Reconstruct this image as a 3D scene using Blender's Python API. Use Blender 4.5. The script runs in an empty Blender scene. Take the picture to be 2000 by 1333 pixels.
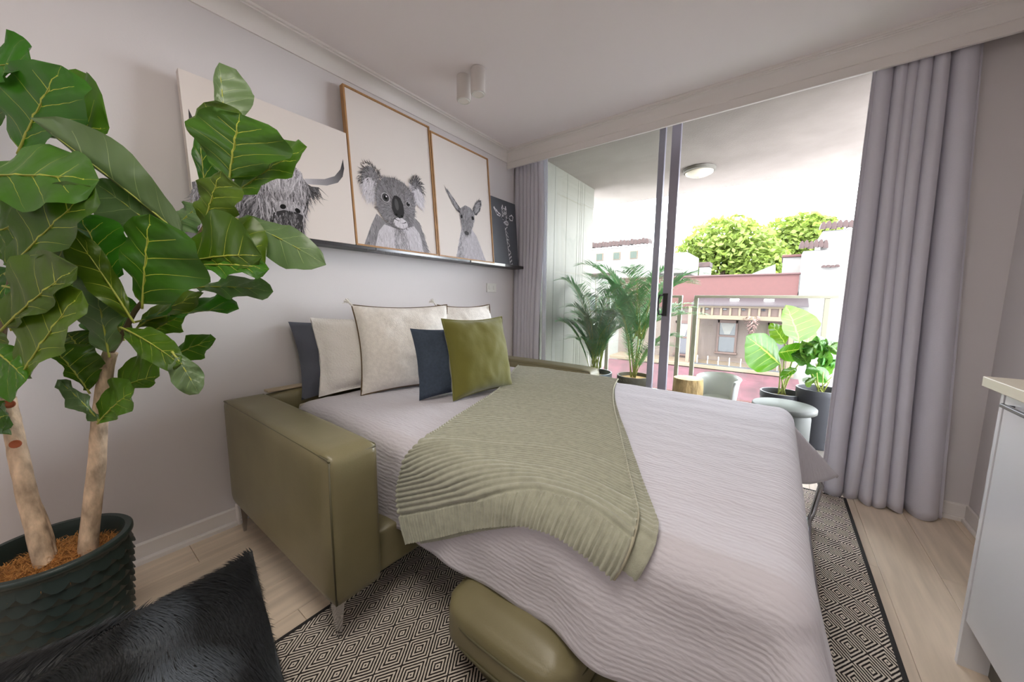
import bpy, bmesh, math, random
from mathutils import Vector, Matrix, noise
from math import sin, cos, pi, radians, hypot, atan2, sqrt
random.seed(11)
C = bpy.context.scene.collection
sc = bpy.context.scene
V = Vector
# ---------------------------------------------------------------- camera
F = 688.75
YAW, PITCH, ROLL = .6436, -.1181, .0090
CAM = V((2.0468, -2.7451, 1.1062))
fw = V((-sin(YAW)*cos(PITCH), cos(YAW)*cos(PITCH), sin(PITCH)))
r0 = V((cos(YAW), sin(YAW), 0)); u0 = r0.cross(fw)
rt = r0*cos(ROLL) + u0*sin(ROLL); up = -r0*sin(ROLL) + u0*cos(ROLL)
cd = bpy.data.cameras.new('camera'); cam = bpy.data.objects.new('camera', cd); C.objects.link(cam)
cd.sensor_fit = 'HORIZONTAL'; cd.sensor_width = 36; cd.lens = F/2000*36; cd.clip_start = .02; cd.clip_end = 300
m = Matrix((rt, up, -fw)).transposed().to_4x4(); m.translation = CAM
cam.matrix_world = m
sc.camera = cam
def pd(x, y, d):            # a point seen at pixel (x, y) of the 2000 x 1333 photograph, d metres deep
    return CAM + (fw + rt*((x-1000)/F) - up*((y-666.5)/F))*d
def py_(x, y, Y):           # ... where that line of sight meets the plane y = Y
    d = fw + rt*((x-1000)/F) - up*((y-666.5)/F); return CAM + d*((Y-CAM.y)/d.y)
# ---------------------------------------------------------------- light
SKY = 12.4
w = bpy.data.worlds.new('world'); sc.world = w; w.use_nodes = True
bg = w.node_tree.nodes['Background']; bg.inputs[0].default_value = (.89, .94, 1, 1); bg.inputs[1].default_value = SKY
def lamp(name, kind, loc, rot, energy, color=(1, 1, 1), size=1, size_y=None):
    l = bpy.data.lights.new(name, kind); l.energy = energy; l.color = color
    if kind == 'AREA':
        l.size = size
        if size_y: l.shape = 'RECTANGLE'; l.size_y = size_y
    if kind == 'SUN': l.angle = radians(6)
    o = bpy.data.objects.new(name, l); o.location = loc; o.rotation_euler = rot; C.objects.link(o); return o
lamp('sun', 'SUN', (0, 0, 8), (radians(38), 0, radians(-14)), 4.5, (1, .95, .86))
REAR_FILL = 30
lamp('rear_fill_light', 'AREA', (1.45, -5.2, 2.38), (radians(12), 0, 0), REAR_FILL+.001, (1, .985, .975), 2.0, 1.6)  # unseen fill panel added behind the camera to brighten the room
lamp('overhead_fill_light', 'AREA', (1.6, -2.7, 2.385), (0, 0, 0), 17, (1, .93, .84), 1.1, .8)  # unseen fill panel added overhead to lift floor, arm tops and low wall
vs = sc.view_settings; vs.view_transform = 'Standard'; vs.look = 'None'; vs.exposure = 0.40; vs.gamma = 1; vs.use_curve_mapping = False
sc.cycles.use_denoising = True
sc.cycles.max_bounces = 10; sc.cycles.diffuse_bounces = 6; sc.cycles.transparent_max_bounces = 16
sc.cycles.sample_clamp_indirect = 8
# ---------------------------------------------------------------- materials
def lin(c):
    return tuple((v/255/12.92 if v/255 <= .04045 else ((v/255+.055)/1.055)**2.4) for v in c[:3]) + (1,)
MATS = {}
def mat(name, col, rough=.6, metal=0, var=0, vs_=6, bump=0, bs=60, stretch=None, rnd=0, transl=0, sheen=0, coord='Object', emit=0, spec=.5, dist=.01, detail=4, attr=None):
    if name in MATS: return MATS[name]
    m = bpy.data.materials.new(name); m.use_nodes = True; MATS[name] = m
    nt = m.node_tree; N = nt.nodes; L = nt.links; b = N['Principled BSDF']
    c = lin(col); b.inputs['Base Color'].default_value = c
    b.inputs['Roughness'].default_value = rough; b.inputs['Metallic'].default_value = metal
    b.inputs['Specular IOR Level'].default_value = spec
    if sheen: b.inputs['Sheen Weight'].default_value = sheen; b.inputs['Sheen Roughness'].default_value = .5
    tc = N.new('ShaderNodeTexCoord'); mp = N.new('ShaderNodeMapping'); L.new(tc.outputs[coord], mp.inputs[0])
    if stretch: mp.inputs['Scale'].default_value = stretch
    if rnd and var:
        o_ = N.new('ShaderNodeObjectInfo'); vm_ = N.new('ShaderNodeVectorMath'); vm_.operation = 'SCALE'; vm_.inputs[0].default_value = (31, 17, 23); L.new(o_.outputs['Random'], vm_.inputs['Scale']); L.new(vm_.outputs[0], mp.inputs['Location'])
    src = None
    if attr:
        a = N.new('ShaderNodeVertexColor'); a.layer_name = attr; src = a.outputs[0]
    if var:
        n = N.new('ShaderNodeTexNoise'); n.inputs['Scale'].default_value = vs_; n.inputs['Detail'].default_value = detail; L.new(mp.outputs[0], n.inputs[0])
        r = N.new('ShaderNodeValToRGB'); L.new(n.outputs[0], r.inputs[0])
        r.color_ramp.elements[0].position = .3; r.color_ramp.elements[1].position = .7
        r.color_ramp.elements[0].color = tuple(max(0, v*(1-var)) for v in c[:3])+(1,); r.color_ramp.elements[1].color = tuple(min(1, v*(1+var)) for v in c[:3])+(1,)
        src = r.outputs[0]
    if rnd:
        oi = N.new('ShaderNodeObjectInfo'); h = N.new('ShaderNodeHueSaturation')
        mr = N.new('ShaderNodeMapRange'); mr.inputs[3].default_value = 1-rnd; mr.inputs[4].default_value = 1+rnd
        L.new(oi.outputs['Random'], mr.inputs[0]); L.new(mr.outputs[0], h.inputs['Value'])
        if src: L.new(src, h.inputs['Color'])
        else: h.inputs['Color'].default_value = c
        src = h.outputs[0]
    if src: L.new(src, b.inputs['Base Color'])
    if bump:
        n2 = N.new('ShaderNodeTexNoise'); n2.inputs['Scale'].default_value = bs; n2.inputs['Detail'].default_value = 3; L.new(mp.outputs[0], n2.inputs[0])
        bp = N.new('ShaderNodeBump'); bp.inputs['Strength'].default_value = bump; bp.inputs['Distance'].default_value = dist
        L.new(n2.outputs[0], bp.inputs['Height']); L.new(bp.outputs[0], b.inputs['Normal'])
    if emit:
        b.inputs['Emission Color'].default_value = c; b.inputs['Emission Strength'].default_value = emit
    if transl:
        out = N['Material Output']; t = N.new('ShaderNodeBsdfTranslucent'); mx = N.new('ShaderNodeMixShader'); mx.inputs[0].default_value = transl
        if src: L.new(src, t.inputs[0])
        else: t.inputs[0].default_value = c
        L.new(b.outputs[0], mx.inputs[1]); L.new(t.outputs[0], mx.inputs[2]); L.new(mx.outputs[0], out.inputs[0])
    return m
def math_node(nt, op, a, b=None, c=None):
    n = nt.nodes.new('ShaderNodeMath'); n.operation = op
    for i, v in enumerate((a, b, c)):
        if v is None: continue
        if isinstance(v, (int, float)): n.inputs[i].default_value = v
        else: nt.links.new(v, n.inputs[i])
    return n.outputs[0]
def glass_mat(name, tint=(1, 1, 1), strength=.9):
    if name in MATS: return MATS[name]
    m = bpy.data.materials.new(name); m.use_nodes = True; MATS[name] = m
    nt = m.node_tree; N = nt.nodes; L = nt.links
    t = N.new('ShaderNodeBsdfTransparent'); t.inputs[0].default_value = tint+(1,)
    g = N.new('ShaderNodeBsdfGlossy'); g.inputs['Roughness'].default_value = .02
    fr = N.new('ShaderNodeFresnel'); fr.inputs[0].default_value = 1.45
    mx = N.new('ShaderNodeMixShader'); k = math_node(nt, 'MULTIPLY', fr.outputs[0], strength); L.new(k, mx.inputs[0])
    L.new(t.outputs[0], mx.inputs[1]); L.new(g.outputs[0], mx.inputs[2]); L.new(mx.outputs[0], N['Material Output'].inputs[0])
    return m
def leaf_mat(name, front, back, vein, k=5.0, slope=1.25, transl=.25, rough=.32, mid=.035, sv=.045, hue=.04, val=.25):
    if name in MATS: return MATS[name]
    m = bpy.data.materials.new(name); m.use_nodes = True; MATS[name] = m
    nt = m.node_tree; N = nt.nodes; L = nt.links; b = N['Principled BSDF']
    uv = N.new('ShaderNodeUVMap'); sp = N.new('ShaderNodeSeparateXYZ'); L.new(uv.outputs[0], sp.inputs[0])
    a = math_node(nt, 'MULTIPLY', math_node(nt, 'ABSOLUTE', math_node(nt, 'SUBTRACT', sp.outputs[1], .5)), 2)
    midm = math_node(nt, 'LESS_THAN', a, math_node(nt, 'MULTIPLY', math_node(nt, 'SUBTRACT', 1.25, sp.outputs[0]), mid))
    ph = math_node(nt, 'SUBTRACT', math_node(nt, 'MULTIPLY', sp.outputs[0], k), math_node(nt, 'MULTIPLY', math_node(nt, 'POWER', a, .85), slope))
    t = math_node(nt, 'ABSOLUTE', math_node(nt, 'SUBTRACT', math_node(nt, 'FRACT', ph), .5))
    side = math_node(nt, 'MULTIPLY', math_node(nt, 'LESS_THAN', t, math_node(nt, 'MULTIPLY', math_node(nt, 'SUBTRACT', 1.0, a), sv)), math_node(nt, 'LESS_THAN', math_node(nt, 'ADD', sp.outputs[0], math_node(nt, 'MULTIPLY', a, .1)), .88))
    vm = math_node(nt, 'MAXIMUM', midm, side)
    nz = N.new('ShaderNodeTexNoise'); nz.inputs['Scale'].default_value = 9; tc = N.new('ShaderNodeTexCoord'); L.new(tc.outputs['Object'], nz.inputs[0])
    oi = N.new('ShaderNodeObjectInfo'); hs = N.new('ShaderNodeHueSaturation')
    mr = N.new('ShaderNodeMapRange'); mr.inputs[3].default_value = .5-hue; mr.inputs[4].default_value = .5+hue*.6; L.new(oi.outputs['Random'], mr.inputs[0]); L.new(mr.outputs[0], hs.inputs['Hue'])
    v1 = math_node(nt, 'ADD', math_node(nt, 'MULTIPLY', math_node(nt, 'FRACT', math_node(nt, 'MULTIPLY', oi.outputs['Random'], 7.31)), val*2), 1-val)
    v2 = math_node(nt, 'MULTIPLY', v1, math_node(nt, 'ADD', math_node(nt, 'MULTIPLY', nz.outputs[0], .7), .65)); L.new(v2, hs.inputs['Value'])
    hs.inputs['Color'].default_value = lin(front)
    ge = N.new('ShaderNodeNewGeometry')
    mxv = N.new('ShaderNodeMix'); mxv.data_type = 'RGBA'; L.new(vm, mxv.inputs[0]); L.new(hs.outputs[0], mxv.inputs[6]); mxv.inputs[7].default_value = lin(vein)
    mb = N.new('ShaderNodeMix'); mb.data_type = 'RGBA'; L.new(ge.outputs['Backfacing'], mb.inputs[0]); L.new(mxv.outputs[2], mb.inputs[6])
    bk = N.new('ShaderNodeMix'); bk.data_type = 'RGBA'; L.new(vm, bk.inputs[0]); bk.inputs[6].default_value = lin(back); bk.inputs[7].default_value = lin(tuple(min(255, c+28) for c in back)); L.new(bk.outputs[2], mb.inputs[7])
    L.new(mb.outputs[2], b.inputs['Base Color']); b.inputs['Roughness'].default_value = rough
    bp = N.new('ShaderNodeBump'); bp.inputs['Strength'].default_value = .35; bp.inputs['Distance'].default_value = .004; L.new(t, bp.inputs['Height']); L.new(bp.outputs[0], b.inputs['Normal'])
    tr = N.new('ShaderNodeBsdfTranslucent'); L.new(mxv.outputs[2], tr.inputs[0]); g = N.new('ShaderNodeGamma'); 
    mx = N.new('ShaderNodeMixShader'); mx.inputs[0].default_value = transl; L.new(b.outputs[0], mx.inputs[1]); L.new(tr.outputs[0], mx.inputs[2]); L.new(mx.outputs[0], N['Material Output'].inputs[0])
    N.remove(g)
    return m
# ---------------------------------------------------------------- object helpers
WL = {}
def link(o, parent, loc):
    C.objects.link(o); o.location = loc
    if parent is not None:
        o.parent = parent; o.matrix_parent_inverse = Matrix.Translation(-WL[parent.name])
    WL[o.name] = V(loc); return o
def tag(o, label=None, cat=None, group=None, kind=None):
    for k, v in (('label', label), ('category', cat), ('group', group), ('kind', kind)):
        if v: o[k] = v
    return o
def thing(name, loc, label, cat, group=None):
    o = bpy.data.objects.new(name, None); o.empty_display_size = .1
    link(o, None, V(loc)); return tag(o, label, cat, group)
class MB:
    def __init__(s): s.v = []; s.f = []; s.c = []; s.uv = []
    def add(s, vs, fs, M=None):
        n = len(s.v); s.v += [tuple(M @ V(p)) if M else tuple(p) for p in vs]; s.f += [tuple(i+n for i in f) for f in fs]; return s
    def box(s, a, b, bev=0, seg=2, M=None):
        a = V(a); b = V(b)
        if bev <= 0:
            vs = [(x, y, z) for x in (a.x, b.x) for y in (a.y, b.y) for z in (a.z, b.z)]
            return s.add(vs, [(0, 1, 3, 2), (4, 6, 7, 5), (0, 4, 5, 1), (2, 3, 7, 6), (0, 2, 6, 4), (1, 5, 7, 3)], M)
        bm = bmesh.new(); bmesh.ops.create_cube(bm, size=1); d = b-a; c = (a+b)/2
        for v in bm.verts: v.co = V((v.co.x*d.x, v.co.y*d.y, v.co.z*d.z))+c
        bmesh.ops.bevel(bm, geom=bm.edges[:], offset=bev, segments=seg, profile=.5, affect='EDGES', clamp_overlap=True)
        bm.verts.index_update(); vs = [v.co.copy() for v in bm.verts]; fs = [[v.index for v in f.verts] for f in bm.faces]; bm.free()
        return s.add(vs, fs, M)
    def tube(s, pts, r, n=8, cap=True, closed=False):
        pts = [V(p) for p in pts]; k = len(pts); R = r if isinstance(r, (list, tuple)) else [r]*k
        base = len(s.v); prev = None
        for i, p in enumerate(pts):
            t = (pts[(i+1) % k]-pts[i-1]) if closed else (pts[min(i+1, k-1)]-pts[max(i-1, 0)])
            t = t.normalized() if t.length > 1e-9 else V((0, 0, 1))
            if prev is None:
                a = V((0, 0, 1)) if abs(t.z) < .9 else V((1, 0, 0)); prev = a
            x = (prev - t*prev.dot(t)); x = x.normalized() if x.length > 1e-6 else t.orthogonal().normalized(); y = t.cross(x); prev = x
            for j in range(n): s.v.append(tuple(p+(x*cos(2*pi*j/n)+y*sin(2*pi*j/n))*R[i]))
        for i in range(k if closed else k-1):
            i2 = (i+1) % k
            for j in range(n): s.f.append((base+i*n+j, base+i*n+(j+1) % n, base+i2*n+(j+1) % n, base+i2*n+j))
        if cap and not closed:
            s.f.append(tuple(base+j for j in reversed(range(n)))); s.f.append(tuple(base+(k-1)*n+j for j in range(n)))
        return s
    def lathe(s, prof, c, n=32, M=None):
        base = len(s.v); c = V(c)
        for (r, z) in prof:
            for j in range(n):
                p = V((c.x+r*cos(2*pi*j/n), c.y+r*sin(2*pi*j/n), c.z+z)); s.v.append(tuple(M @ p) if M else tuple(p))
        for i in range(len(prof)-1):
            for j in range(n): s.f.append((base+i*n+j, base+i*n+(j+1) % n, base+(i+1)*n+(j+1) % n, base+(i+1)*n+j))
        if prof[0][0] > 1e-5: s.f.append(tuple(base+j for j in reversed(range(n))))
        if prof[-1][0] > 1e-5: s.f.append(tuple(base+(len(prof)-1)*n+j for j in range(n)))
        return s
    def grid(s, fn, nu, nv, flip=False, uv=False):
        base = len(s.v)
        for i in range(nu+1):
            for j in range(nv+1):
                s.v.append(tuple(fn(i/nu, j/nv)))
                if uv: s.uv.append((i/nu, j/nv))
        for i in range(nu):
            for j in range(nv):
                q = (base+i*(nv+1)+j, base+(i+1)*(nv+1)+j, base+(i+1)*(nv+1)+j+1, base+i*(nv+1)+j+1)
                s.f.append(q[::-1] if flip else q)
        return s
    def build(s, name, mat_, parent=None, smooth=False, kind=None, label=None, origin=None, sharp=None):
        vs = [V(v) for v in s.v]
        lo = V((min(v.x for v in vs), min(v.y for v in vs), min(v.z for v in vs))); hi = V((max(v.x for v in vs), max(v.y for v in vs), max(v.z for v in vs)))
        o0 = V(origin) if origin is not None else V(((lo.x+hi.x)/2, (lo.y+hi.y)/2, lo.z))
        me = bpy.data.meshes.new(name); me.from_pydata([v-o0 for v in vs], [], s.f); me.update()
        if s.c:
            at = me.color_attributes.new('Col', 'FLOAT_COLOR', 'CORNER'); data = []
            for p in me.polygons:
                for _ in range(p.loop_total): data += list(s.c[p.index])
            at.data.foreach_set('color', data)
        if s.uv:
            ul = me.uv_layers.new(name='UVMap')
            for l in me.loops: ul.data[l.index].uv = s.uv[l.vertex_index]
        if smooth: me.polygons.foreach_set('use_smooth', [True]*len(me.polygons))
        if sharp is not None and smooth: me.set_sharp_from_angle(angle=radians(sharp))
        me.materials.append(mat_)
        o = bpy.data.objects.new(name, me); link(o, parent, o0)
        if kind: o['kind'] = kind
        if label: o['label'] = label
        return o
def box(name, a, b, m_, parent=None, bev=.003, kind=None, label=None, seg=2):
    return MB().box(a, b, bev, seg).build(name, m_, parent, kind=kind, label=label)
def dup(src, parent, loc, rot=None, scale=None):
    o = src.copy()
    C.objects.link(o); o.location = loc; o.parent = parent
    o.matrix_parent_inverse = Matrix.Translation(-WL[parent.name]) if parent else Matrix()
    if rot is not None: o.rotation_euler = rot
    if scale is not None: o.scale = scale
    WL[o.name] = V(loc); return o
def ST(o): o['kind'] = 'structure'; return o
# ---------------------------------------------------------------- palette
wall_m = mat('wall paint', (212, 207, 208), .75, bump=.05, bs=140, dist=.004)
ceil_m = mat('ceiling paint', (234, 227, 228), .8)
trim_m = mat('white gloss trim', (228, 223, 220), .45)
alu = mat('grey aluminium', (138, 134, 146), .4, metal=.3)
black_m = mat('black satin', (22, 22, 24), .4)
olive = mat('olive leather', (119, 112, 82), .36, var=.08, vs_=7, bump=.12, bs=260, dist=.003)
olive_p = mat('olive leather piping', (84, 80, 56), .45)
chrome = mat('chrome', (190, 190, 192), .15, metal=1)
white_pl = mat('white plastic', (222, 221, 216), .35)
oak = mat('oak frame', (164, 122, 76), .5, var=.18, vs_=9, stretch=(14, 14, 2))
print_m = mat('printed ink', (200, 200, 200), .7, attr='Col', spec=.2)
paper_m = mat('art paper', (216, 207, 202), .7, spec=.2)
concrete = mat('grey concrete', (64, 66, 61), .55, var=.12, vs_=8)
pot_grey = mat('grey planter', (92, 98, 106), .5)
pot_dark = mat('charcoal planter', (62, 63, 68), .5)
soil_m = mat('soil', (104, 84, 60), .95, var=.35, vs_=40, bump=.6, bs=60)
GX0, GX1, GY0, GY1 = 0, 2.9, -6.6, 0.0
H = 2.405
# ---------------------------------------------------------------- room shell
fl = MB().box((GX0-.1, GY0-.1, -.14), (GX1+.1, .16, -.013)).build('floor', mat('underlay', (176, 154, 128), .9)); ST(fl)
plank_m = mat('pale oak plank', (220, 203, 183), .5, var=.14, vs_=3.2, stretch=(9, .7, 1), rnd=.07, bump=.05, bs=30, detail=8)
PW, PL = .19, 1.26
pm = MB().box((-PW/2+.0006, -PL/2+.0006, 0), (PW/2-.0006, PL/2-.0006, .012), .0012, 1)
ref = None; ix = 0; FY0 = -3.7
x = GX0+PW/2
while x < GX1+PW/2:
    yo = FY0 - (ix*.47 % 1)*PL
    y = yo+PL/2
    while y < .05+PL/2:
        y0, y1 = max(y-PL/2, FY0), min(y+PL/2, .09); x1 = min(x+PW/2, GX1+.05)
        if y1-y0 > .05:
            if y1-y0 > PL-.001 and x+PW/2 <= GX1+.05:
                if ref is None:
                    ref = MB().box((x-PW/2+.0006, y0+.0006, -.0125), (x1-.0006, y1-.0006, 0), .0012, 1).build('plank', plank_m, fl); rz = ref.location.z
                else: dup(ref, fl, (x, y, rz))
            else: MB().box((x-PW/2+.0006, y0+.0006, -.0125), (x1-.0006, y1-.0006, 0), .0012, 1).build('plank', plank_m, fl)
        y += PL
    x += PW; ix += 1
ST(box('wall_left', (-.12, GY0-.12, -.02), (0, .2, H), wall_m, bev=0))
ST(box('wall_right', (GX1, GY0-.12, -.02), (GX1+.12, .2, H), wall_m, bev=0))
ST(box('wall_front', (0, GY0-.12, -.02), (GX1, GY0, H), wall_m, bev=0))
wb = MB().box((2.5, 0, -.02), (GX1, .2, H)).build('wall_back', wall_m); ST(wb)
ST(box('ceiling', (-.12, GY0-.12, H), (GX1+.12, .075, H+.12), ceil_m, bev=0))
# cornice along the picture wall
def extr(prof, p0, p1, name, m_, axis):    # profile points (out, z) extruded along x or y
    mb = MB(); n = len(prof)
    for q in (p0, p1):
        for (o, z) in prof: mb.v.append((o, q, z) if axis == 'y' else (q, -o, z))
    for i in range(n-1): mb.f.append((i, i+1, n+i+1, n+i))
    mb.f.append(tuple(range(n-1, -1, -1))); mb.f.append(tuple(range(n, 2*n)))
    return mb.build(name, m_, smooth=True, sharp=25)
cor = [(0, 2.320), (.008, 2.320), (.008, 2.326)]+[(.008+.052*(1-cos(t*pi/16)), 2.326+.06*sin(t*pi/16)) for t in range(1, 9)]+[(.068, 2.386), (.068, 2.393), (.08, 2.393), (.08, H), (0, H)]
ST(extr(cor, GY0, -.115, 'trim_1', trim_m, 'y'))
# pelmet over the curtains, with bead and step
pel = MB().box((0, -.115, 2.268), (GX1, -.098, H-.001), .002).box((0, -.118, 2.268), (GX1, -.1145, 2.272), .001).build('trim_2', trim_m); ST(pel)
pp = [(.115, 2.318), (.121, 2.320)]+[(.121+.05*(1-cos(t*pi/16)), 2.322+.058*sin(t*pi/16)) for t in range(1, 9)]+[(.173, 2.384), (.185, 2.384), (.185, 2.3905), (.19, 2.3905), (.19, H), (.115, H)]
ST(extr(pp, 0, GX1, 'trim_3', trim_m, 'x'))
# baseboards
bp = [(0, .085), (.006, .085), (.011, .078), (.011, .022), (.022, .022), (.026, .016), (.027, 0), (0, 0)]
ST(extr(bp[::-1], GY0, -2.262, 'baseboard_left', trim_m, 'y'))
ST(box('trim_4', (0, -2.262, 0), (.034, -2.236, .105), trim_m, bev=.006))
ST(extr(bp, 2.5, GX1, 'baseboard_back', trim_m, 'x'))
mb = MB().box((GX1-.012, GY0, 0), (GX1, -.012, .085), .003).box((GX1-.026, GY0, 0), (GX1-.011, -.026, .02), .005).build('baseboard_right', trim_m); ST(mb)
# ---------------------------------------------------------------- sliding door
dr = MB().box((0, .085, 2.44), (2.5, .185, 2.48), .003).build('door_1', alu); ST(dr)
box('sill_track', (0, .07, -.02), (2.5, .19, .018), alu, dr)
for yy in (.105, .145): box('track_rail', (.01, yy-.004, .018), (2.49, yy+.004, .03), alu, dr, bev=.001)
box('jamb', (0, .085, .018), (.05, .185, 2.44), alu, dr); box('jamb', (2.45, .085, .018), (2.5, .185, 2.44), alu, dr)
pane = glass_mat('clear pane', (.985, .99, .985), .8)
def sash(x0, x1, y, st0, st1):
    a = MB().box((x1-st1, y-.018, .03), (x1, y+.018, 2.44), .003).build('sash_frame', alu, dr)
    MB().box((x0, y-.018, .03), (x0+st0, y+.018, 2.44), .003).build('stile', alu, a)
    MB().box((x0+st0, y-.017, .03), (x1-st1, y+.017, .11), .003).build('bottom_rail', alu, a)
    MB().box((x0+st0, y-.017, 2.405), (x1-st1, y+.017, 2.44), .003).build('top_rail', alu, a)
    MB().box((x0+st0, y-.003, .11), (x1-st1, y+.003, 2.405)).build('glass_pane', pane, a)
    return a
sash(.05, 1.285, .155, .05, .045)
sl = sash(.09, 1.402, .108, .05, .062)
hx = 1.356; hz = 1.075
hd = MB().box((hx-.008, .078, hz-.085), (hx+.026, .0895, hz+.085), .003).build('handle_plate', black_m, sl)
MB().tube([(hx-.008, .084, hz-.075), (hx-.028, .06, hz-.07), (hx-.034, .055, hz-.04), (hx-.034, .055, hz+.04), (hx-.028, .06, hz+.07), (hx-.008, .084, hz+.075)], .0065, 8).build('pull_handle', black_m, sl, smooth=True)
# ---------------------------------------------------------------- balcony shell
stucco = mat('stucco soffit', (140, 130, 124), .9, var=.1, vs_=3, bump=.35, bs=90, dist=.006)
ST(box('balcony_ceiling', (-1.2, .2, 2.42), (4.4, 2.165, 2.6), stucco, bev=0))
ST(box('balcony_floor', (-1.2, .19, -.2), (4.4, 1.9, -.03), mat('balcony tiles', (95, 89, 82), .7, var=.1), bev=0))
bw = ST(box('balcony_wall', (-.03, .2, -.03), (.172, 1.36, 2.42), mat('blade wall', (120, 117, 107), .7), bev=0))
clad = mat('cream cladding', (122, 119, 108), .6)
yb = .2
for wd in (.24, .25, .25, .06, .04, .06, .26):
    box('board', (.172, yb+.0015, -.03), (.18, yb+wd-.0015, 2.42), clad, bw, bev=.002); yb += wd
t = thing('balcony_railing', (1.85, 1.5, -.03), 'cream metal balcony balustrade with clear glass under its top rail', 'railing')
rail_m = mat('cream rail metal', (141, 137, 120), .45)
MB().box((1.32, 1.475, 1.138), (2.47, 1.525, 1.165), .004).build('top_rail', rail_m, t)
MB().box((.34, 1.475, 1.138), (1.2, 1.525, 1.165), .004).build('top_rail', rail_m, t)
for px_ in (1.335, 2.395, .36, 1.18): MB().box((px_-.02, 1.482, -.03), (px_+.02, 1.518, 1.138), .003).build('post', rail_m, t)
bglass = glass_mat('railing glass', (.95, .97, .95), .8)
MB().box((1.36, 1.496, .08), (2.372, 1.504, 1.138)).build('glass_panel', bglass, t)
MB().box((.385, 1.496, .08), (1.155, 1.504, 1.138)).build('glass_panel', bglass, t)
# ---------------------------------------------------------------- street
OB = 1.0
s16 = (16-CAM.y)/(9-CAM.y)
def fx(x): return CAM.x+(x-CAM.x)*s16
def fz(z): return CAM.z+(z-CAM.z)*s16
ST(box('street_ground', (-40, 3, -5.0), (40, 60, -4.6), mat('asphalt', (95, 93, 92), .9), bev=0))
pinkw = mat('pink parapet paint', (63, 33, 30), .8, var=.06); pinkd = mat('deep pink coping', (49, 21, 20), .7)
purple = mat('purple tin roof', (40, 28, 33), .6); cream = mat('cream facade', (78, 66, 61), .85, var=.06)
creaml = mat('cream woodwork', (87, 73, 59), .7); pglass = mat('dark window glass', (24, 22, 29), .15)
pframe = mat('rose window frame', (64, 43, 36), .6); awn = mat('patchy pink awning', (61, 30, 37), .8, var=.35, vs_=2.2)
whitew = mat('white render', (108, 105, 102), .9, var=.05); terra = mat('terracotta coping', (45, 30, 28), .85, var=.35, vs_=4)
bd = thing('shopfront_building', (fx(1.2), 16.4, -4.6), 'old shop with pink parapet, purple awning roof and cream timber frieze', 'building')
Yf = 16
MB().box((fx(-2.5), Yf+1.2, -4.6), (fx(2.45), Yf+3.4, fz(1.36)), 0).build('wall', cream, bd)
MB().box((fx(-2.5), Yf+1.0, fz(.9)), (fx(2.44), Yf+1.3, fz(1.84)), 0).build('parapet', pinkw, bd)
MB().box((fx(-2.5), Yf+.93, fz(1.84)), (fx(2.46), Yf+1.4, fz(1.89)), .02).build('coping', pinkd, bd)
MB().add([(fx(-.02), Yf-.25, fz(1.01)), (fx(2.66), Yf-.25, fz(1.01)), (fx(2.66), Yf+1.0, fz(1.24)), (fx(-.02), Yf+1.0, fz(1.24)),
          (fx(-.02), Yf-.25, fz(.97)), (fx(2.66), Yf-.25, fz(.97)), (fx(2.66), Yf+1.0, fz(1.18)), (fx(-.02), Yf+1.0, fz(1.18))],
         [(0, 1, 2, 3), (7, 6, 5, 4), (0, 4, 5, 1), (1, 5, 6, 2), (2, 6, 7, 3), (3, 7, 4, 0)]).build('awning_roof', purple, bd)
for a, b in ((.92, 1.14), (1.72, 1.95)):
    zc = 1.105; MB().box((fx(a), Yf+.3, fz(zc)), (fx(b), Yf+.55, fz(zc+.07)), .01).build('roof_light', white_pl, bd)
for zt, zb in ((.97, .915), (.70, .585)): MB().box((fx(.1), Yf-.12, fz(zb)), (fx(2.4), Yf+.05, fz(zt)), .01).build('frieze_beam', creaml, bd)
MB().box((fx(.15), Yf-.01, fz(.70)), (fx(2.35), Yf+.02, fz(.915)), 0).build('frieze_panel', pframe, bd)
k = 0; xs = .27
while xs < 2.3:
    MB().box((fx(xs), Yf-.1, fz(.70)), (fx(xs+.055), Yf+.04, fz(.915)), .008).build('frieze_slat', creaml, bd)
    if k % 2 == 0: MB().box((fx(xs+.075), Yf-.09, fz(.85)), (fx(xs+.16), Yf+.04, fz(.90)), .008).build('frieze_block', pglass, bd)
    xs += .225; k += 1
for xp in (.12, -.1, 2.33): MB().box((fx(xp), Yf-.1, fz(-.85)), (fx(xp+.1), Yf+.06, fz(.95)), .01).build('verandah_post', creaml, bd)
def bwin(p, x0, x1, z0, z1, Y, nb=1):
    f_ = MB()
    t_ = (x1-x0)*.11
    f_.box((x0, Y-.06, z0), (x0+t_, Y+.08, z1), .01).box((x1-t_, Y-.06, z0), (x1, Y+.08, z1), .01).box((x0, Y-.06, z1-t_*1.6), (x1, Y+.08, z1), .01).box((x0-.05, Y-.12, z0-t_), (x1+.05, Y+.08, z0), .01).box((x0, Y-.05, (z0+z1)/2-t_*.5), (x1, Y+.04, (z0+z1)/2+t_*.5), .01)
    f = f_.build('window', pframe, p)
    MB().box((x0+t_, Y, z0), (x1-t_, Y+.03, (z0+z1)/2)).build('pane', pglass, f)
    MB().box((x0+t_, Y+.02, (z0+z1)/2), (x1-t_, Y+.05, z1-t_)).build('pane', pglass, f)
    MB().add([(x0+t_*1.4, Y-.005, z1-t_*1.8), (x1-t_*1.4, Y-.005, z1-t_*1.8), ((x0+x1)/2+t_*1.2, Y-.005, (z0+z1)/2+t_), ((x0+x1)/2-t_*1.2, Y-.005, (z0+z1)/2+t_*.8)], [(0, 3, 2, 1)]).build('curtain', whitew, f)
bwin(bd, fx(.60), fx(1.13), fz(-.44), fz(.54), Yf+1.17)
bwin(bd, fx(-.60), fx(-.13), fz(-.62), fz(.46), Yf+1.17)
bwin(bd, fx(1.85), fx(2.3), fz(-.44), fz(.5), Yf+1.17)
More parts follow.
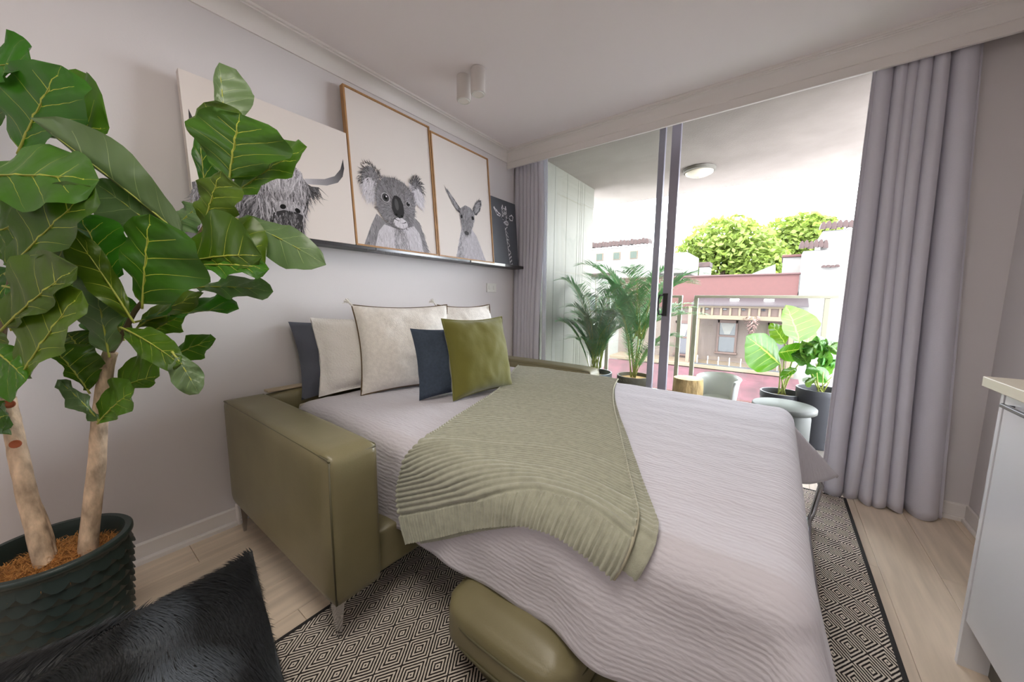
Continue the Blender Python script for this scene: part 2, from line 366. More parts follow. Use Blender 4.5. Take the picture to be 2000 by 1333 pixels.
MB().box((fx(-2.4), Yf-.5, fz(-.84)), (fx(2.5), Yf+1.2, fz(-.74)), .02).build('balcony_ledge', creaml, bd)
for q in range(9): MB().box((fx(.25+q*.27), Yf-.42, fz(-.74)), (fx(.255+q*.27)+.02, Yf-.4, fz(-.48)), 0).build('baluster', white_pl, bd)
MB().box((fx(.1), Yf-.44, fz(-.74)), (fx(2.4), Yf-.38, fz(-.70)), 0).build('balcony_rail', pglass, bd)
MB().add([(fx(-2.4), Yf-.5, fz(-.86)), (fx(2.6), Yf-.5, fz(-.86)), (fx(2.7), Yf-2.2, fz(-1.38)), (fx(-2.4), Yf-2.2, fz(-1.38)),
          (fx(-2.4), Yf-.5, fz(-.95)), (fx(2.6), Yf-.5, fz(-.95)), (fx(2.7), Yf-2.2, fz(-1.46)), (fx(-2.4), Yf-2.2, fz(-1.46))],
         [(3, 2, 1, 0), (4, 5, 6, 7), (0, 1, 5, 4), (1, 2, 6, 5), (2, 3, 7, 6), (3, 0, 4, 7)]).build('street_awning', awn, bd)
MB().box((fx(-2.4), Yf-2.25, fz(-1.62)), (fx(2.7), Yf-2.15, fz(-1.36)), .02).build('awning_fascia', pinkw, bd)
ch = MB().box((fx(-.13), Yf+2.2, fz(1.4)), (fx(.16), Yf+3, fz(2.2)), .02).build('chimney', whitew, bd)
MB().box((fx(-.15), Yf+2.15, fz(2.2)), (fx(.18), Yf+3.05, fz(2.36)), .03).build('chimney_cap', terra, ch)
hb = thing('hanging_plant', (fx(1.5), 15.9, fz(.2)), 'hanging basket of trailing brown foliage under the cream frieze', 'plant')
bm_ = mat('brown trailing foliage', (98, 76, 72), .9, var=.4, vs_=9)
mb = MB(); rg = random.Random(4)
for q in range(260):
    a = rg.uniform(0, 2*pi); tt = rg.random(); rr = .33*(1-tt)**.7*rg.uniform(.4, 1); c0 = V((fx(1.5)+rr*cos(a), 15.85+rr*sin(a), fz(.72)-tt*.75)); d = V((cos(a), sin(a), -.8))*.09; e = V((-sin(a), cos(a), .3))*.035
    mb.add([c0, c0+d*.5+e, c0+d, c0+d*.5-e], [(0, 1, 2, 3)])
mb.build('foliage', bm_, hb, kind='stuff'); MB().tube([(fx(1.5), 15.87, fz(.3)), (fx(1.5), 15.9, fz(.62))], .02, 5).build('hook', black_m, hb)
# white stepped neighbour on the right
nb_ = thing('white_neighbour_building', (fx(2.9), 17.5, -4.6), 'white rendered party wall with stepped terracotta copings beside the pink shop', 'building')
MB().box((fx(2.46), Yf+.9, -4.6), (fx(4.2), Yf+6, fz(2.45)), .03).build('wall', whitew, nb_)
MB().box((fx(2.82), Yf+1.1, fz(2.4)), (fx(4.2), Yf+5, fz(2.95)), .03).build('chimney_stack', whitew, nb_)
MB().box((fx(2.05), Yf+2.2, fz(1.7)), (fx(2.5), Yf+5, fz(2.38)), .03).build('chimney_stack', whitew, nb_)
def coping(p, x0, x1, z0, z1, Y, n):      # row of half round tiles
    for q in range(n):
        a = x0+(x1-x0)*q/n; b = x0+(x1-x0)*(q+1)/n; mm = MB()
        pts = [((a+b)/2+(b-a)*.56*cos(t_*pi/6), z0+(z1-z0)*(.35+.65*sin(t_*pi/6)+.06*sin(q*2.3))) for t_ in range(7)]
        vs = [(x_, Y-.25, z_-.06) for x_, z_ in pts]+[(x_, Y+.5, z_) for x_, z_ in pts]+[(b, Y-.25, z0), (a, Y-.25, z0)]
        mm.add(vs, [(i, i+1, i+8, i+7) for i in range(6)]+[tuple(range(6, -1, -1))]); mm.build('roof_tile', terra, p)
coping(nb_, fx(2.37), fx(2.94), fz(2.42), fz(2.74), Yf+.9, 6); coping(nb_, fx(2.76), fx(3.5), fz(2.9), fz(3.2), Yf+1.1, 7); coping(nb_, fx(2.86), fx(3.2), fz(1.98), fz(2.08), Yf+.8, 4)
MB().box((fx(2.02), Yf+2.1, fz(2.38)), (fx(2.52), Yf+5, fz(2.45)), .02).build('chimney_cap', pinkw, nb_)
sk = MB().add([(fx(1.0), Yf+3.4, fz(1.85)), (fx(1.9), Yf+3.2, fz(1.95)), (fx(1.86), Yf+4.6, fz(2.32)), (fx(1.0), Yf+3.4, fz(1.5)), (fx(1.9), Yf+3.2, fz(1.5)), (fx(1.86), Yf+4.6, fz(1.5))], [(0, 1, 2), (0, 3, 4, 1), (1, 4, 5, 2), (2, 5, 3, 0), (5, 4, 3)]).build('shed_roof', mat('pale blue tin', (136, 148, 152), .6))
tag(sk, 'pale blue tin gable roof just behind the pink parapet', 'roof')
# white building far left
s20 = (20-CAM.y)/(14-CAM.y)
gx = lambda x: CAM.x+(x-CAM.x)*s20
gz = lambda z: CAM.z+(z-CAM.z)*s20
lb = thing('white_terrace_building', (gx(-5), 21, -4.6), 'white rendered terrace with a small window row and terracotta roof edge, across the street', 'building')
MB().box((gx(-9), 20, -4.6), (gx(-2.86), 26, gz(3.6)), .03).build('wall', whitew, lb)
MB().box((gx(-9), 19.7, gz(2.26)), (gx(-4.5), 20.05, gz(2.405)), .02).build('ledge', terra, lb)
coping(lb, gx(-6.6), gx(-2.8), gz(3.56), gz(3.95), 20, 22)
for a in (-5.31, -4.45, -3.64):
    f = MB().box((gx(a)-.05, 19.94, gz(3.02)), (gx(a+.29)+.05, 20.0, gz(3.38)), .01).build('window', creaml, lb)
    MB().box((gx(a), 19.92, gz(3.05)), (gx(a+.29), 19.96, gz(3.35))).build('pane', mat('grey green pane', (52, 60, 54), .9), f)
f = MB().box((gx(-5.6), 19.94, gz(.5)), (gx(-5.2), 20, gz(1.3)), .01).build('window', creaml, lb); MB().box((gx(-5.55), 19.92, gz(.55)), (gx(-5.25), 19.96, gz(1.25))).build('pane', pglass, f)
MB().box((gx(-9), 19.3, gz(1.25)), (gx(-5.2), 20, gz(1.33)), .02).build('balcony_rail', pglass, lb)
MB().box((gx(-3.1), 22, gz(2.4)), (gx(-1.5), 26, gz(3.35)), .03).build('side_wing', whitew, lb)
# trees
tleaf = mat('sunlit tree leaf', (112, 130, 56), .6, rnd=.0, transl=.5, var=.25, vs_=1.1)
bark = mat('tree bark', (96, 82, 66), .9, var=.3, vs_=10, bump=.4)
def tree(name, cx, cz, Y, R, n, seed, label, blobs):
    t = thing(name, (cx, Y, -4.6), label, 'tree', 'street trees')
    rg = random.Random(seed); mb = MB()
    for q in range(n):
        bx_, bz_, br = blobs[rg.randrange(len(blobs))]
        d = V((rg.gauss(0, 1), rg.gauss(0, 1), rg.gauss(0, 1))).normalized(); rad = br*1.12*rg.uniform(.55, 1.04)**.5
        p = V((bx_, Y, bz_))+V((d.x*rad, d.y*rad, d.z*rad))
        a = V((rg.gauss(0, 1), rg.gauss(0, 1), rg.gauss(0, .6))).normalized(); b = a.cross(V((rg.gauss(0, 1), rg.gauss(0, 1), rg.gauss(0, 1)))).normalized(); l = rg.uniform(.17, .30)
        mb.add([p-a*l, p+b*l*.6, p+a*l, p-b*l*.6], [(0, 1, 2, 3)])
    mb.build('foliage', tleaf, t, kind='stuff')
    mb = MB().tube([(cx, Y, -4.6), (cx+.1, Y, cz-R*1.2), (cx, Y, cz)], [.3, .22, .1], 8)
    for bx_, bz_, br in blobs[:4]: mb.tube([(cx, Y, cz-R), (bx_, Y, bz_)], [.12, .04], 6)
    mb.build('trunk', bark, t, smooth=True)
def tp(x, y, Y): p = py_(x, y, Y); return (p.x, p.z)
TY = 30
B1 = [tp(1355, 505, TY)+(1.5,), tp(1395, 480, TY)+(1.9,), tp(1430, 470, TY)+(1.7,), tp(1460, 490, TY)+(1.8,), tp(1410, 515, TY)+(1.9,), tp(1480, 515, TY)+(1.8,), tp(1350, 535, TY)+(1.3,), tp(1440, 535, TY)+(2,)]
B2 = [tp(1530, 470, TY+3)+(1.6,), tp(1570, 458, TY+3)+(1.5,), tp(1590, 480, TY+3)+(1.6,), tp(1545, 505, TY+3)+(1.9,), tp(1510, 495, TY+3)+(1.3,), tp(1600, 455, TY+3)+(1.1,)]
tree('street_tree', B1[4][0], B1[4][1], TY, 2, 7000, 3, 'wide yellow green street tree behind the chimney', B1)
tree('street_tree', B2[3][0], B2[3][1], TY+3, 2, 5000, 5, 'farther green street tree beside the stepped white wall', B2)
# ---------------------------------------------------------------- rug
def rug_mat():
    m = bpy.data.materials.new('diamond weave'); m.use_nodes = True; nt = m.node_tree; N = nt.nodes; L = nt.links; b = N['Principled BSDF']
    tc = N.new('ShaderNodeTexCoord'); nz = N.new('ShaderNodeTexNoise'); nz.inputs['Scale'].default_value = 70; L.new(tc.outputs['Object'], nz.inputs[0])
    sx = N.new('ShaderNodeSeparateXYZ'); L.new(tc.outputs['Object'], sx.inputs[0])
    wob = math_node(nt, 'MULTIPLY', math_node(nt, 'SUBTRACT', nz.outputs[0], .5), .10)
    p = math_node(nt, 'DIVIDE', sx.outputs[0], .0435*1.0); q = math_node(nt, 'DIVIDE', sx.outputs[1], .065)
    u = math_node(nt, 'MULTIPLY', math_node(nt, 'ADD', p, q), .5); v = math_node(nt, 'MULTIPLY', math_node(nt, 'SUBTRACT', p, q), .5)
    def tri(z): return math_node(nt, 'ABSOLUTE', math_node(nt, 'SUBTRACT', math_node(nt, 'FRACT', z), .5))
    d = math_node(nt, 'ADD', math_node(nt, 'MAXIMUM', tri(u), tri(v)), math_node(nt, 'MULTIPLY', wob, .35))
    st = math_node(nt, 'FRACT', math_node(nt, 'ADD', math_node(nt, 'MULTIPLY', d, 8.0), .25))
    mr = N.new('ShaderNodeMapRange'); mr.inputs[1].default_value = .44; mr.inputs[2].default_value = .56; L.new(st, mr.inputs[0])
    mx = N.new('ShaderNodeMix'); mx.data_type = 'RGBA'; L.new(mr.outputs[0], mx.inputs[0]); mx.inputs[6].default_value = lin((52, 47, 46)); mx.inputs[7].default_value = lin((228, 218, 206))
    L.new(mx.outputs[2], b.inputs['Base Color']); b.inputs['Roughness'].default_value = .95; b.inputs['Specular IOR Level'].default_value = .1
    n2 = N.new('ShaderNodeTexNoise'); n2.inputs['Scale'].default_value = 330; L.new(tc.outputs['Object'], n2.inputs[0])
    bp = N.new('ShaderNodeBump'); bp.inputs['Strength'].default_value = .5; bp.inputs['Distance'].default_value = .004
    L.new(math_node(nt, 'ADD', mr.outputs[0], math_node(nt, 'MULTIPLY', n2.outputs[0], .6)), bp.inputs['Height']); L.new(bp.outputs[0], b.inputs['Normal'])
    return m
rug = thing('area_rug', (1.64, -1.75, 0), 'black and cream diamond patterned flatweave rug under the sofa bed', 'rug')
MB().box((.85, -3.4, .0005), (2.425, -.125, .008), .002).build('weave', rug_mat(), rug, origin=(.921, -2.124, .0005))
mb = MB().box((.838, -3.41, .0005), (.852, -.113, .0095), .003).box((2.423, -3.41, .0005), (2.438, -.113, .0095), .003).box((.838, -.127, .0005), (2.438, -.113, .0095), .003)
mb.build('binding', mat('black binding tape', (44, 42, 42), .9), rug)
# ---------------------------------------------------------------- sofa bed
sofa = thing('sofa_bed', (.6, -1.37, 0), 'olive leather sofa bed opened out along the picture wall', 'sofa bed')
def puffy(a, b, puff, bev, n=14):
    """upholstered block: bevelled box whose faces bow outwards"""
    a = V(a); b = V(b); c = (a+b)/2; h = (b-a)/2; mb = MB(); bm = bmesh.new(); bmesh.ops.create_cube(bm, size=2)
    bmesh.ops.subdivide_edges(bm, edges=bm.edges[:], cuts=n, use_grid_fill=True)
    vs = []
    for v in bm.verts:
        p = v.co.copy(); q = V((p.x*h.x, p.y*h.y, p.z*h.z)); o = V((0, 0, 0))
        for i in range(3):
            if abs(abs(p[i])-1) < 1e-5:
                j, k = (i+1) % 3, (i+2) % 3; o[i] = math.copysign(puff*(1-p[j]**4)*(1-p[k]**4), p[i])
        inner = V([max(-h[i]+bev, min(h[i]-bev, q[i])) for i in range(3)]); d = q-inner
        if d.length > 1e-6: q = inner+d.normalized()*min(d.length, bev) if sum(1 for i in range(3) if abs(d[i]) > 1e-6) > 1 else q
        vs.append(c+q+o)
    bm.verts.index_update(); fs = [[v.index for v in f.verts] for f in bm.faces]; bm.free(); mb.add(vs, fs); return mb
def arm(y0, y1, x1, side):
    A = puffy((.05, y0, .15), (x1, y1, .64), .008, .02).build('armrest', olive, sofa, smooth=True)
    r = .0038; zt = .637; yo, yi = (y0+.008, y1-.008)
    MB().tube([(.06, yo, zt-.006), (x1-.012, yo, zt-.006), (x1-.008, yo, zt-.012), (x1-.006, yi, zt-.012), (x1-.012, yi, zt-.006), (.06, yi, zt-.006)], r, 6).build('piping', olive_p, A, smooth=True)
    MB().tube([(x1-.005, yo+.002, zt-.015), (x1-.004, yo, .4), (x1-.005, yo+.002, .16)], r, 6).build('piping', olive_p, A, smooth=True)
    return A
arm(-2.288, -2.12, 1.035, -1); arm(-.615, -.447, 1.09, 1)
puffy((.035, -2.118, .15), (.125, -.617, .635), .004, .02).build('back', olive, sofa, smooth=True)
puffy((.13, -2.118, .14), (1.0, -.617, .30), .003, .012).build('seat_base', olive, sofa, smooth=True)
MB().box((.04, -2.118, .64), (.09, -.617, .652), .004).build('back_rail', mat('beige timber rail', (176, 160, 138), .6), sofa)
for (lx, ly) in ((.985, -2.255), (.1, -2.255), (.985, -.48), (.1, -.48)):
    MB().add([(lx-.02, ly-.016, .152), (lx+.02, ly-.016, .152), (lx+.02, ly+.016, .152), (lx-.02, ly+.016, .152), (lx-.006, ly-.006, .0085 if lx > .5 else 0), (lx+.006, ly-.006, .0085 if lx > .5 else 0), (lx+.006, ly+.006, .0085 if lx > .5 else 0), (lx-.006, ly+.006, .0085 if lx > .5 else 0)],
             [(0, 1, 2, 3), (7, 6, 5, 4), (0, 4, 5, 1), (1, 5, 6, 2), (2, 6, 7, 3), (3, 7, 4, 0)]).build('leg', chrome, sofa)
puffy((.14, -2.02, .44), (2.13, -.63, .588), .006, .04).build('mattress', mat('mattress ticking', (206, 196, 184), .85), sofa, smooth=True)
tube_m = mat('bed frame tube', (176, 176, 180), .25, metal=.9)
MB().box((.2, -2.0, .40), (2.1, -1.97, .44), .004).box((.2, -.68, .40), (2.1, -.65, .44), .004).box((2.08, -2.0, .40), (2.11, -.65, .44), .004).box((1.1, -2.0, .40), (1.13, -.65, .44), .004).build('mattress_frame', tube_m, sofa)
MB().tube([(2.02, -.66, .41), (2.16, -.60, .34), (2.27, -.5, .235), (2.285, -.5, .20), (2.265, -.52, .06), (2.25, -.55, .025), (2.24, -.7, .022), (2.24, -1.9, .022), (2.25, -1.96, .05), (2.2, -1.97, .34), (2.02, -1.98, .41)], .0125, 10).build('support_leg', tube_m, sofa, smooth=True)
# ---------------------------------------------------------------- bedspread
AX, BN, BF, ZT, RR = 2.08, -1.965, -.68, .605, .07
def bed(a, b, lift=0):
    ea = max(0, a-AX); en = max(0, BN-b); ef = max(0, b-BF); eb = max(en, ef); d = hypot(ea, eb)
    x = min(a, AX); y = min(max(b, BN), BF)
    if d < 1e-9: return V((x, y, ZT+lift))
    th = atan2(eb, ea); sg = -1 if en > 0 else 1; dg = sin(2*th)
    if ea > 0 and eb > 0: fl = radians(3+(43*dg**1.2 if sg > 0 else 26*dg))
    elif ea > 0: fl = radians(3+2*max(0, 1-(BF-b)/.35)+10*max(0, 1-(b-BN)/.8)**1.3)
    else: fl = radians(3)
    q = pi/2*RR
    if d < q: h = RR*sin(d/RR); v = RR*(1-cos(d/RR)); t = d/RR
    else: h = RR+(d-q)*sin(fl); v = RR+(d-q)*cos(fl); t = pi/2-fl
    return V((x+cos(th)*(h+lift*sin(t)), y+sg*sin(th)*(h+lift*sin(t)), ZT-v+lift*cos(t)))
def spread_mat():
    m = bpy.data.materials.new('seersucker cotton'); m.use_nodes = True; nt = m.node_tree; N = nt.nodes; L = nt.links; b = N['Principled BSDF']
    b.inputs['Base Color'].default_value = lin((200, 196, 203)); b.inputs['Roughness'].default_value = .9; b.inputs['Sheen Weight'].default_value = .2; b.inputs['Specular IOR Level'].default_value = .2
    tc = N.new('ShaderNodeUVMap'); mp = N.new('ShaderNodeMapping'); L.new(tc.outputs[0], mp.inputs[0]); mp.inputs['Scale'].default_value = (2.4, 2.2, 1)
    nz = N.new('ShaderNodeTexNoise'); nz.inputs['Scale'].default_value = 7; nz.inputs['Detail'].default_value = 3; L.new(mp.outputs[0], nz.inputs[0])
    s = N.new('ShaderNodeSeparateXYZ'); L.new(mp.outputs[0], s.inputs[0])
    ph = math_node(nt, 'ADD', math_node(nt, 'MULTIPLY', s.outputs[1], 430), math_node(nt, 'MULTIPLY', nz.outputs[0], 20))
    wv = math_node(nt, 'SINE', ph)
    n2 = N.new('ShaderNodeTexNoise'); n2.inputs['Scale'].default_value = 55; n2.inputs['Detail'].default_value = 2; mp2 = N.new('ShaderNodeMapping'); L.new(tc.outputs[0], mp2.inputs[0]); mp2.inputs['Scale'].default_value = (1.3, 2.6, 1); L.new(mp2.outputs[0], n2.inputs[0])
    hh = math_node(nt, 'ADD', math_node(nt, 'MULTIPLY', wv, .13), math_node(nt, 'MULTIPLY', n2.outputs[0], 1.6))
    bp = N.new('ShaderNodeBump'); bp.inputs['Strength'].default_value = .45; bp.inputs['Distance'].default_value = .005; L.new(hh, bp.inputs['Height']); L.new(bp.outputs[0], b.inputs['Normal'])
    return m
A0, A1, B0, B1_ = .19, 2.47, -2.335, -.29
def spread(u, v):
    a = A0+(A1-A0)*u; b = B0+(B1_-B0)*v
    p = bed(a, b)
    k = .004*noise.noise(V((a*3.2, b*9, 0)))+.0022*noise.noise(V((a*9, b*24, 3)))
    p.z += k
    dn = max(0, BN-.1-b)
    if dn > 0:
        p.y += .022*noise.noise(V((a*4.3, b*5, 7)))*min(1, dn/.12)+.006*sin(a*23+2*sin(a*5))*min(1, dn/.2)
        p.z += .006*sin(a*31)*min(1, dn/.25)
    ea = max(0, a-AX-.1)
    if ea > 0 and b < BF: p.x += .014*sin(b*13+1)*min(1, ea/.2)
    hd = max(0, .30-a)
    if hd > 0: p.z -= hd*hd*1.5
    return p
bs = MB().grid(spread, 150, 170, uv=True).build('bedspread', spread_mat(), smooth=True)
so = bs.modifiers.new('thick', 'SOLIDIFY'); so.thickness = .006; so.offset = -1
tag(bs, 'white crinkled cotton bedspread hanging over the sides of the sofa bed', 'bedspread')
# ---------------------------------------------------------------- knitted throw
def poly(L):
    ds = [0]
    for p, q in zip(L, L[1:]): ds.append(ds[-1]+hypot(q[0]-p[0], q[1]-p[1]))
    def cr(i, t):
        P = [L[max(i-1, 0)], L[i], L[i+1], L[min(i+2, len(L)-1)]]
        return tuple(.5*((2*P[1][k])+(-P[0][k]+P[2][k])*t+(2*P[0][k]-5*P[1][k]+4*P[2][k]-P[3][k])*t*t+(-P[0][k]+3*P[1][k]-3*P[2][k]+P[3][k])*t**3) for k in (0, 1))
    def f(t):
        s = t*ds[-1]; i = 0
        while i < len(ds)-2 and ds[i+1] < s: i += 1
        return cr(i, (s-ds[i])/(ds[i+1]-ds[i]+1e-9))
    return f
LE = poly([(1.10, -2.335), (1.055, -2.24), (1.045, -2.16), (1.075, -2.06), (1.10, -1.97), (1.02, -1.73), (.90, -1.35), (.80, -1.16), (.57, -.70)])
RI = poly([(1.81, -2.10), (1.835, -2.04), (1.835, -1.99), (1.81, -1.93), (1.74, -1.78), (1.63, -1.54), (1.47, -1.19), (1.36, -.90), (1.295, -.66)])
HE = poly([(1.10, -2.335), (1.24, -2.255), (1.39, -2.165), (1.54, -2.09), (1.63, -2.07), (1.70, -2.07), (1.76, -2.085), (1.81, -2.10)])
FA = poly([(.57, -.70), (.83, -.655), (1.08, -.655), (1.295, -.66)])
def coons(u, v):
    l, r_, h, f = LE(v), RI(v), HE(u), FA(u); c00, c10, c01, c11 = LE(0), RI(0), LE(1), RI(1)
    return [(1-u)*l[k]+u*r_[k]+(1-v)*h[k]+v*f[k]-((1-u)*(1-v)*c00[k]+u*(1-v)*c10[k]+(1-u)*v*c01[k]+u*v*c11[k]) for k in (0, 1)]
ROWS, COLS, BAND = 90, 60, .056
def throw_pt(lift, rib, sh=(0, 0), u0=0, u1=1):
    def f(v, u):
        u = u0+(u1-u0)*u
        a, b = coons(u, v); a += sh[0]*(1-v); b += sh[1]*(1-v)
        if v < BAND: h = rib*1.05*abs(sin(pi*u*COLS))*min(1, (BAND-v)/.006+.2)
        else: h = rib*abs(sin(pi*(v-BAND)/(1-BAND)*ROWS))**.55
        if .0 < BAND-v < .004: h *= .2
        ed = min(u, 1-u)
        h += .003*noise.noise(V((a*7, b*7, 1)))+.0012*noise.noise(V((a*40, b*60, 1)))
        return bed(a, b, lift+h+(.004 if ed < .012 else 0)+.007*noise.noise(V((a*3, b*3, 5)))**2)
    return f
knit = mat('sage knitted wool', (164, 165, 147), .95, var=.12, vs_=45, sheen=.5, bump=.4, bs=420, dist=.003, spec=.1)
throw = thing('knitted_throw', (1.35, -1.5, .6), 'sage green knitted throw laid across the bed with a ribbed hem', 'blanket')
MB().grid(throw_pt(.016, .0105), 640, 216).build('knit_top_layer', knit, throw, smooth=True)
MB().grid(throw_pt(.007, .005, (.045, .012), .03, 1.0), 420, 108).build('knit_under_layer', knit, throw, smooth=True)
e = [V(bed(*coons(1.0, q/60), .022)) for q in range(61)]
MB().tube(e, .0042, 6).build('edge_chain', mat('pale edge yarn', (176, 172, 150), .95), throw, smooth=True)
# ---------------------------------------------------------------- pillows
def pillow(name, w, h, t, m_, bottom, along, lean, label, wr=.004, seed=0, flange=0, pipe=None, tassels=(), roll=0, crown=.0, cat='pillow', sag=0):
    """w along direction 'along' (xy), h up the lean, bottom = middle of the bottom edge"""
    al = V((along[0], along[1], 0)).normalized(); nrm = V((al.y, -al.x, 0)); ln = radians(lean)
    upv = V((0, 0, 1))*cos(ln)-nrm*sin(ln); nn = nrm*cos(ln)+V((0, 0, 1))*sin(ln)
    if roll: al, upv = al*cos(roll)+upv*sin(roll), upv*cos(roll)-al*sin(roll)
    c = V(bottom)+upv*(h/2)
    def P(s, q, side):
        s = s*2-1; q = q*2-1
        ed = (max(0, 1-abs(s)**2.3)*max(0, 1-abs(q)**2.3))**.55
        pin = 1-.085*(1-s*s)*(abs(q)**3) ; pin2 = 1-.085*(1-q*q)*(abs(s)**3)
        if flange:
            k = 1-flange; e2 = (max(0, 1-abs(s/k)**2.6)*max(0, 1-abs(q/k)**2.6))**.5 if abs(s) < k and abs(q) < k else 0
            ed = max(e2, .03)
        x_ = s*w/2*pin2; y_ = q*h/2*pin
        x_ += sag*.0
        n_ = noise.noise(V((s*1.6+seed*3.1, q*1.6, seed+side*2)))*wr*2.2+noise.noise(V((s*5+seed, q*4, seed+side)))*wr
        crl = wr*1.6*sin(9*atan2(q-1, abs(s)+.05)+seed)*max(0, (hypot(s, q)-.75))*1.2
        z_ = side*(t/2*ed*(1+.12*(-q)))+(n_+crl)*(ed > .02)
        z_ += -.02*crown*(q > .2)*(q-.2)
        return c+al*x_+upv*y_+nn*z_
    T = 30
    mb = MB().grid(lambda a, b: P(a, b, 1), T, T, flip=True).grid(lambda a, b: P(a, b, -1), T, T)
    o = mb.build(name, m_, smooth=True); tag(o, label, cat)
    if pipe:
        pts = [P(i/20, 0, 1) for i in range(20)]+[P(1, i/20, 1) for i in range(20)]+[P(1-i/20, 1, 1) for i in range(20)]+[P(0, 1-i/20, 1) for i in range(20)]
        MB().tube([p+V((0, 0, .0)) for p in pts], .0042, 6, closed=True).build('piping', pipe, o, smooth=True)
    for (a, b) in tassels:
        p = P(a, b, 1); mb = MB(); rg = random.Random(3)
        out = (al*(a*2-1)*.6+upv*(b*2-1)*.8).normalized()
        mb.tube([p-out*.01, p+out*.012], [.006, .005], 6)
        for k in range(16):
            d = (out+V((rg.uniform(-.55, .55), rg.uniform(-.55, .55), rg.uniform(-.75, .2)))).normalized()
            mb.tube([p+out*.008, p+out*.012+d*.02, p+out*.012+d*.036+V((0, 0, -.006))], [.0022, .0022, .0012], 4, cap=False)
        mb.build('tassel', MATS['oatmeal linen'], o)
    return o
oat = mat('oatmeal linen', (232, 228, 222), .95, var=.07, vs_=60, bump=.6, bs=170, dist=.004, spec=.1)
whitel = mat('white waffle cotton', (236, 233, 229), .95, bump=.8, bs=120, dist=.006, spec=.1)
slate = mat('slate cotton', (92, 95, 106), .9, bump=.1, bs=200, spec=.2)
navy = mat('navy linen', (66, 76, 90), .9, var=.12, vs_=80, bump=.35, bs=260, dist=.003, spec=.15)
velv = mat('olive green velvet', (108, 106, 48), .75, sheen=.3, var=.1, vs_=4, bump=.1, bs=40, spec=.15)
blush = mat('pale pink cotton', (210, 194, 188), .9, bump=.15, bs=150, spec=.15)
brown_p = mat('brown piping cord', (96, 78, 56), .8)
pillow('pillow', .54, .41, .12, slate, (.150, -1.72, .585), (.02, 1), 15, 'slate grey pillow at the near end, behind the white textured pillow', .010, 1)
pillow('pillow', .56, .415, .15, whitel, (.262, -1.655, .60), (.20, .98), 17, 'white textured pillow with a flat border, in front of the slate pillow', .010, 2, flange=.1)
pillow('cushion', .55, .49, .19, oat, (.455, -1.535, .605), (.33, .94), 19, 'large oatmeal linen cushion with brown piping and a corner tassel, beside the navy one', .008, 3, pipe=brown_p, tassels=((0, 1),), cat='cushion')
pillow('pillow', .50, .42, .14, blush, (.23, -1.22, .60), (.08, 1), 20, 'pale pink pillow against the wall, mostly hidden behind the cushions', .005, 4)
pillow('cushion', .42, .48, .16, oat, (.52, -1.10, .605), (.2, .98), 15, 'oatmeal cushion with a tassel standing behind the green velvet cushion', .008, 5, pipe=brown_p, tassels=((0, 1),), cat='cushion')
pillow('cushion', .39, .36, .13, navy, (.735, -1.49, .61), (.26, .97), 15, 'small navy linen cushion tucked beside the green velvet cushion', .006, 6, cat='cushion')
pillow('cushion', .41, .405, .17, velv, (.845, -1.375, .612), (.13, .99), 13, 'olive green velvet cushion at the front of the pillow pile', .0055, 7, pipe=velv, cat='cushion')
# ---------------------------------------------------------------- leather cushions stored under the bed
def lcush(x0, x1, y0, y1, z0, z1, label):
    t = thing('leather_cushion', ((x0+x1)/2, (y0+y1)/2, z0), label, 'cushion', None)
    puffy((x0, y0, z0), (x1, y1, z1), .022, .035, 16).build('body', olive, t, smooth=True)
    for z in (z1-.055, z0+.04):
        e = .006; pts = []
        for (cx, cy, a0) in ((x1-.045, y0+.045, -90), (x1-.045, y1-.045, 0), (x0+.045, y1-.045, 90), (x0+.045, y0+.045, 180)):
            for k in range(6): a = radians(a0+k*18); pts.append((cx+(.045+e)*cos(a), cy+(.045+e)*sin(a), z))
        n = len(pts); q = []
        for i in range(n):
            p, s = V(pts[i]), V(pts[(i+1) % n]); q.append(p)
            if (s-p).length > .1:
                for k in range(1, 8):
                    f = k/8; mid = p.lerp(s, f); o = (s-p).normalized().cross(V((0, 0, 1)))*.017*(1-(2*f-1)**4); q.append(mid+o)
        MB().tube(q, .004, 6, closed=True).build('piping', olive_p, t, smooth=True)
lcush(1.335, 1.72, -2.11, -1.62, .10, .255, 'puffy olive leather cushion on top of another under the bed')
lcush(1.375, 1.76, -2.06, -1.62, .010, .095, 'olive leather cushion on the rug beneath the puffy one')
# ---------------------------------------------------------------- ledges and pictures
graph = mat('graphite gloss', (70, 70, 72), .3, spec=.6)
def ledge(y0, y1, m_, lm, label):
    t = thing('picture_ledge', (.06, (y0+y1)/2, 1.384), label, 'shelf')
    MB().box((0, y0, 1.384), (.122, y1, 1.397), .002).build('shelf_board', m_, t)
    MB().box((.122, y0, 1.384), (.13, y1, 1.409), .002).build('front_lip', lm, t)
    MB().box((0, y0, 1.397), (.006, y1, 1.44), .002).build('back_strip', m_, t)
    return t
ledge(-2.46, -1.532, black_m, mat('black lip', (48, 44, 46), .35), 'black picture ledge holding the highland cow print')
ledge(-1.53, -.732, graph, mat('graphite lip', (92, 92, 94), .2, metal=.6), 'glossy graphite picture ledge under the koala and kangaroo pictures')
t3 = ledge(-.73, -.022, black_m, mat('black lip', (48, 44, 46), .35), 'black picture ledge at the curtain end, holding the giraffe picture')
MB().box((.1302, -.725, 1.386), (.133, -.30, 1.408), .0008).build('lip_reflection', mat('pale lip reflection', (200, 196, 190), .15), t3)  # pale strip painted in as the reflection along this lip
LB = V((.108, 0, 1.3985)); LU = V((-.075, 0, .865)).normalized(); LN = V((LU.z, 0, -LU.x))
def lp(y, t_, off): return LB+V((0, y, 0))+LU*t_+LN*off
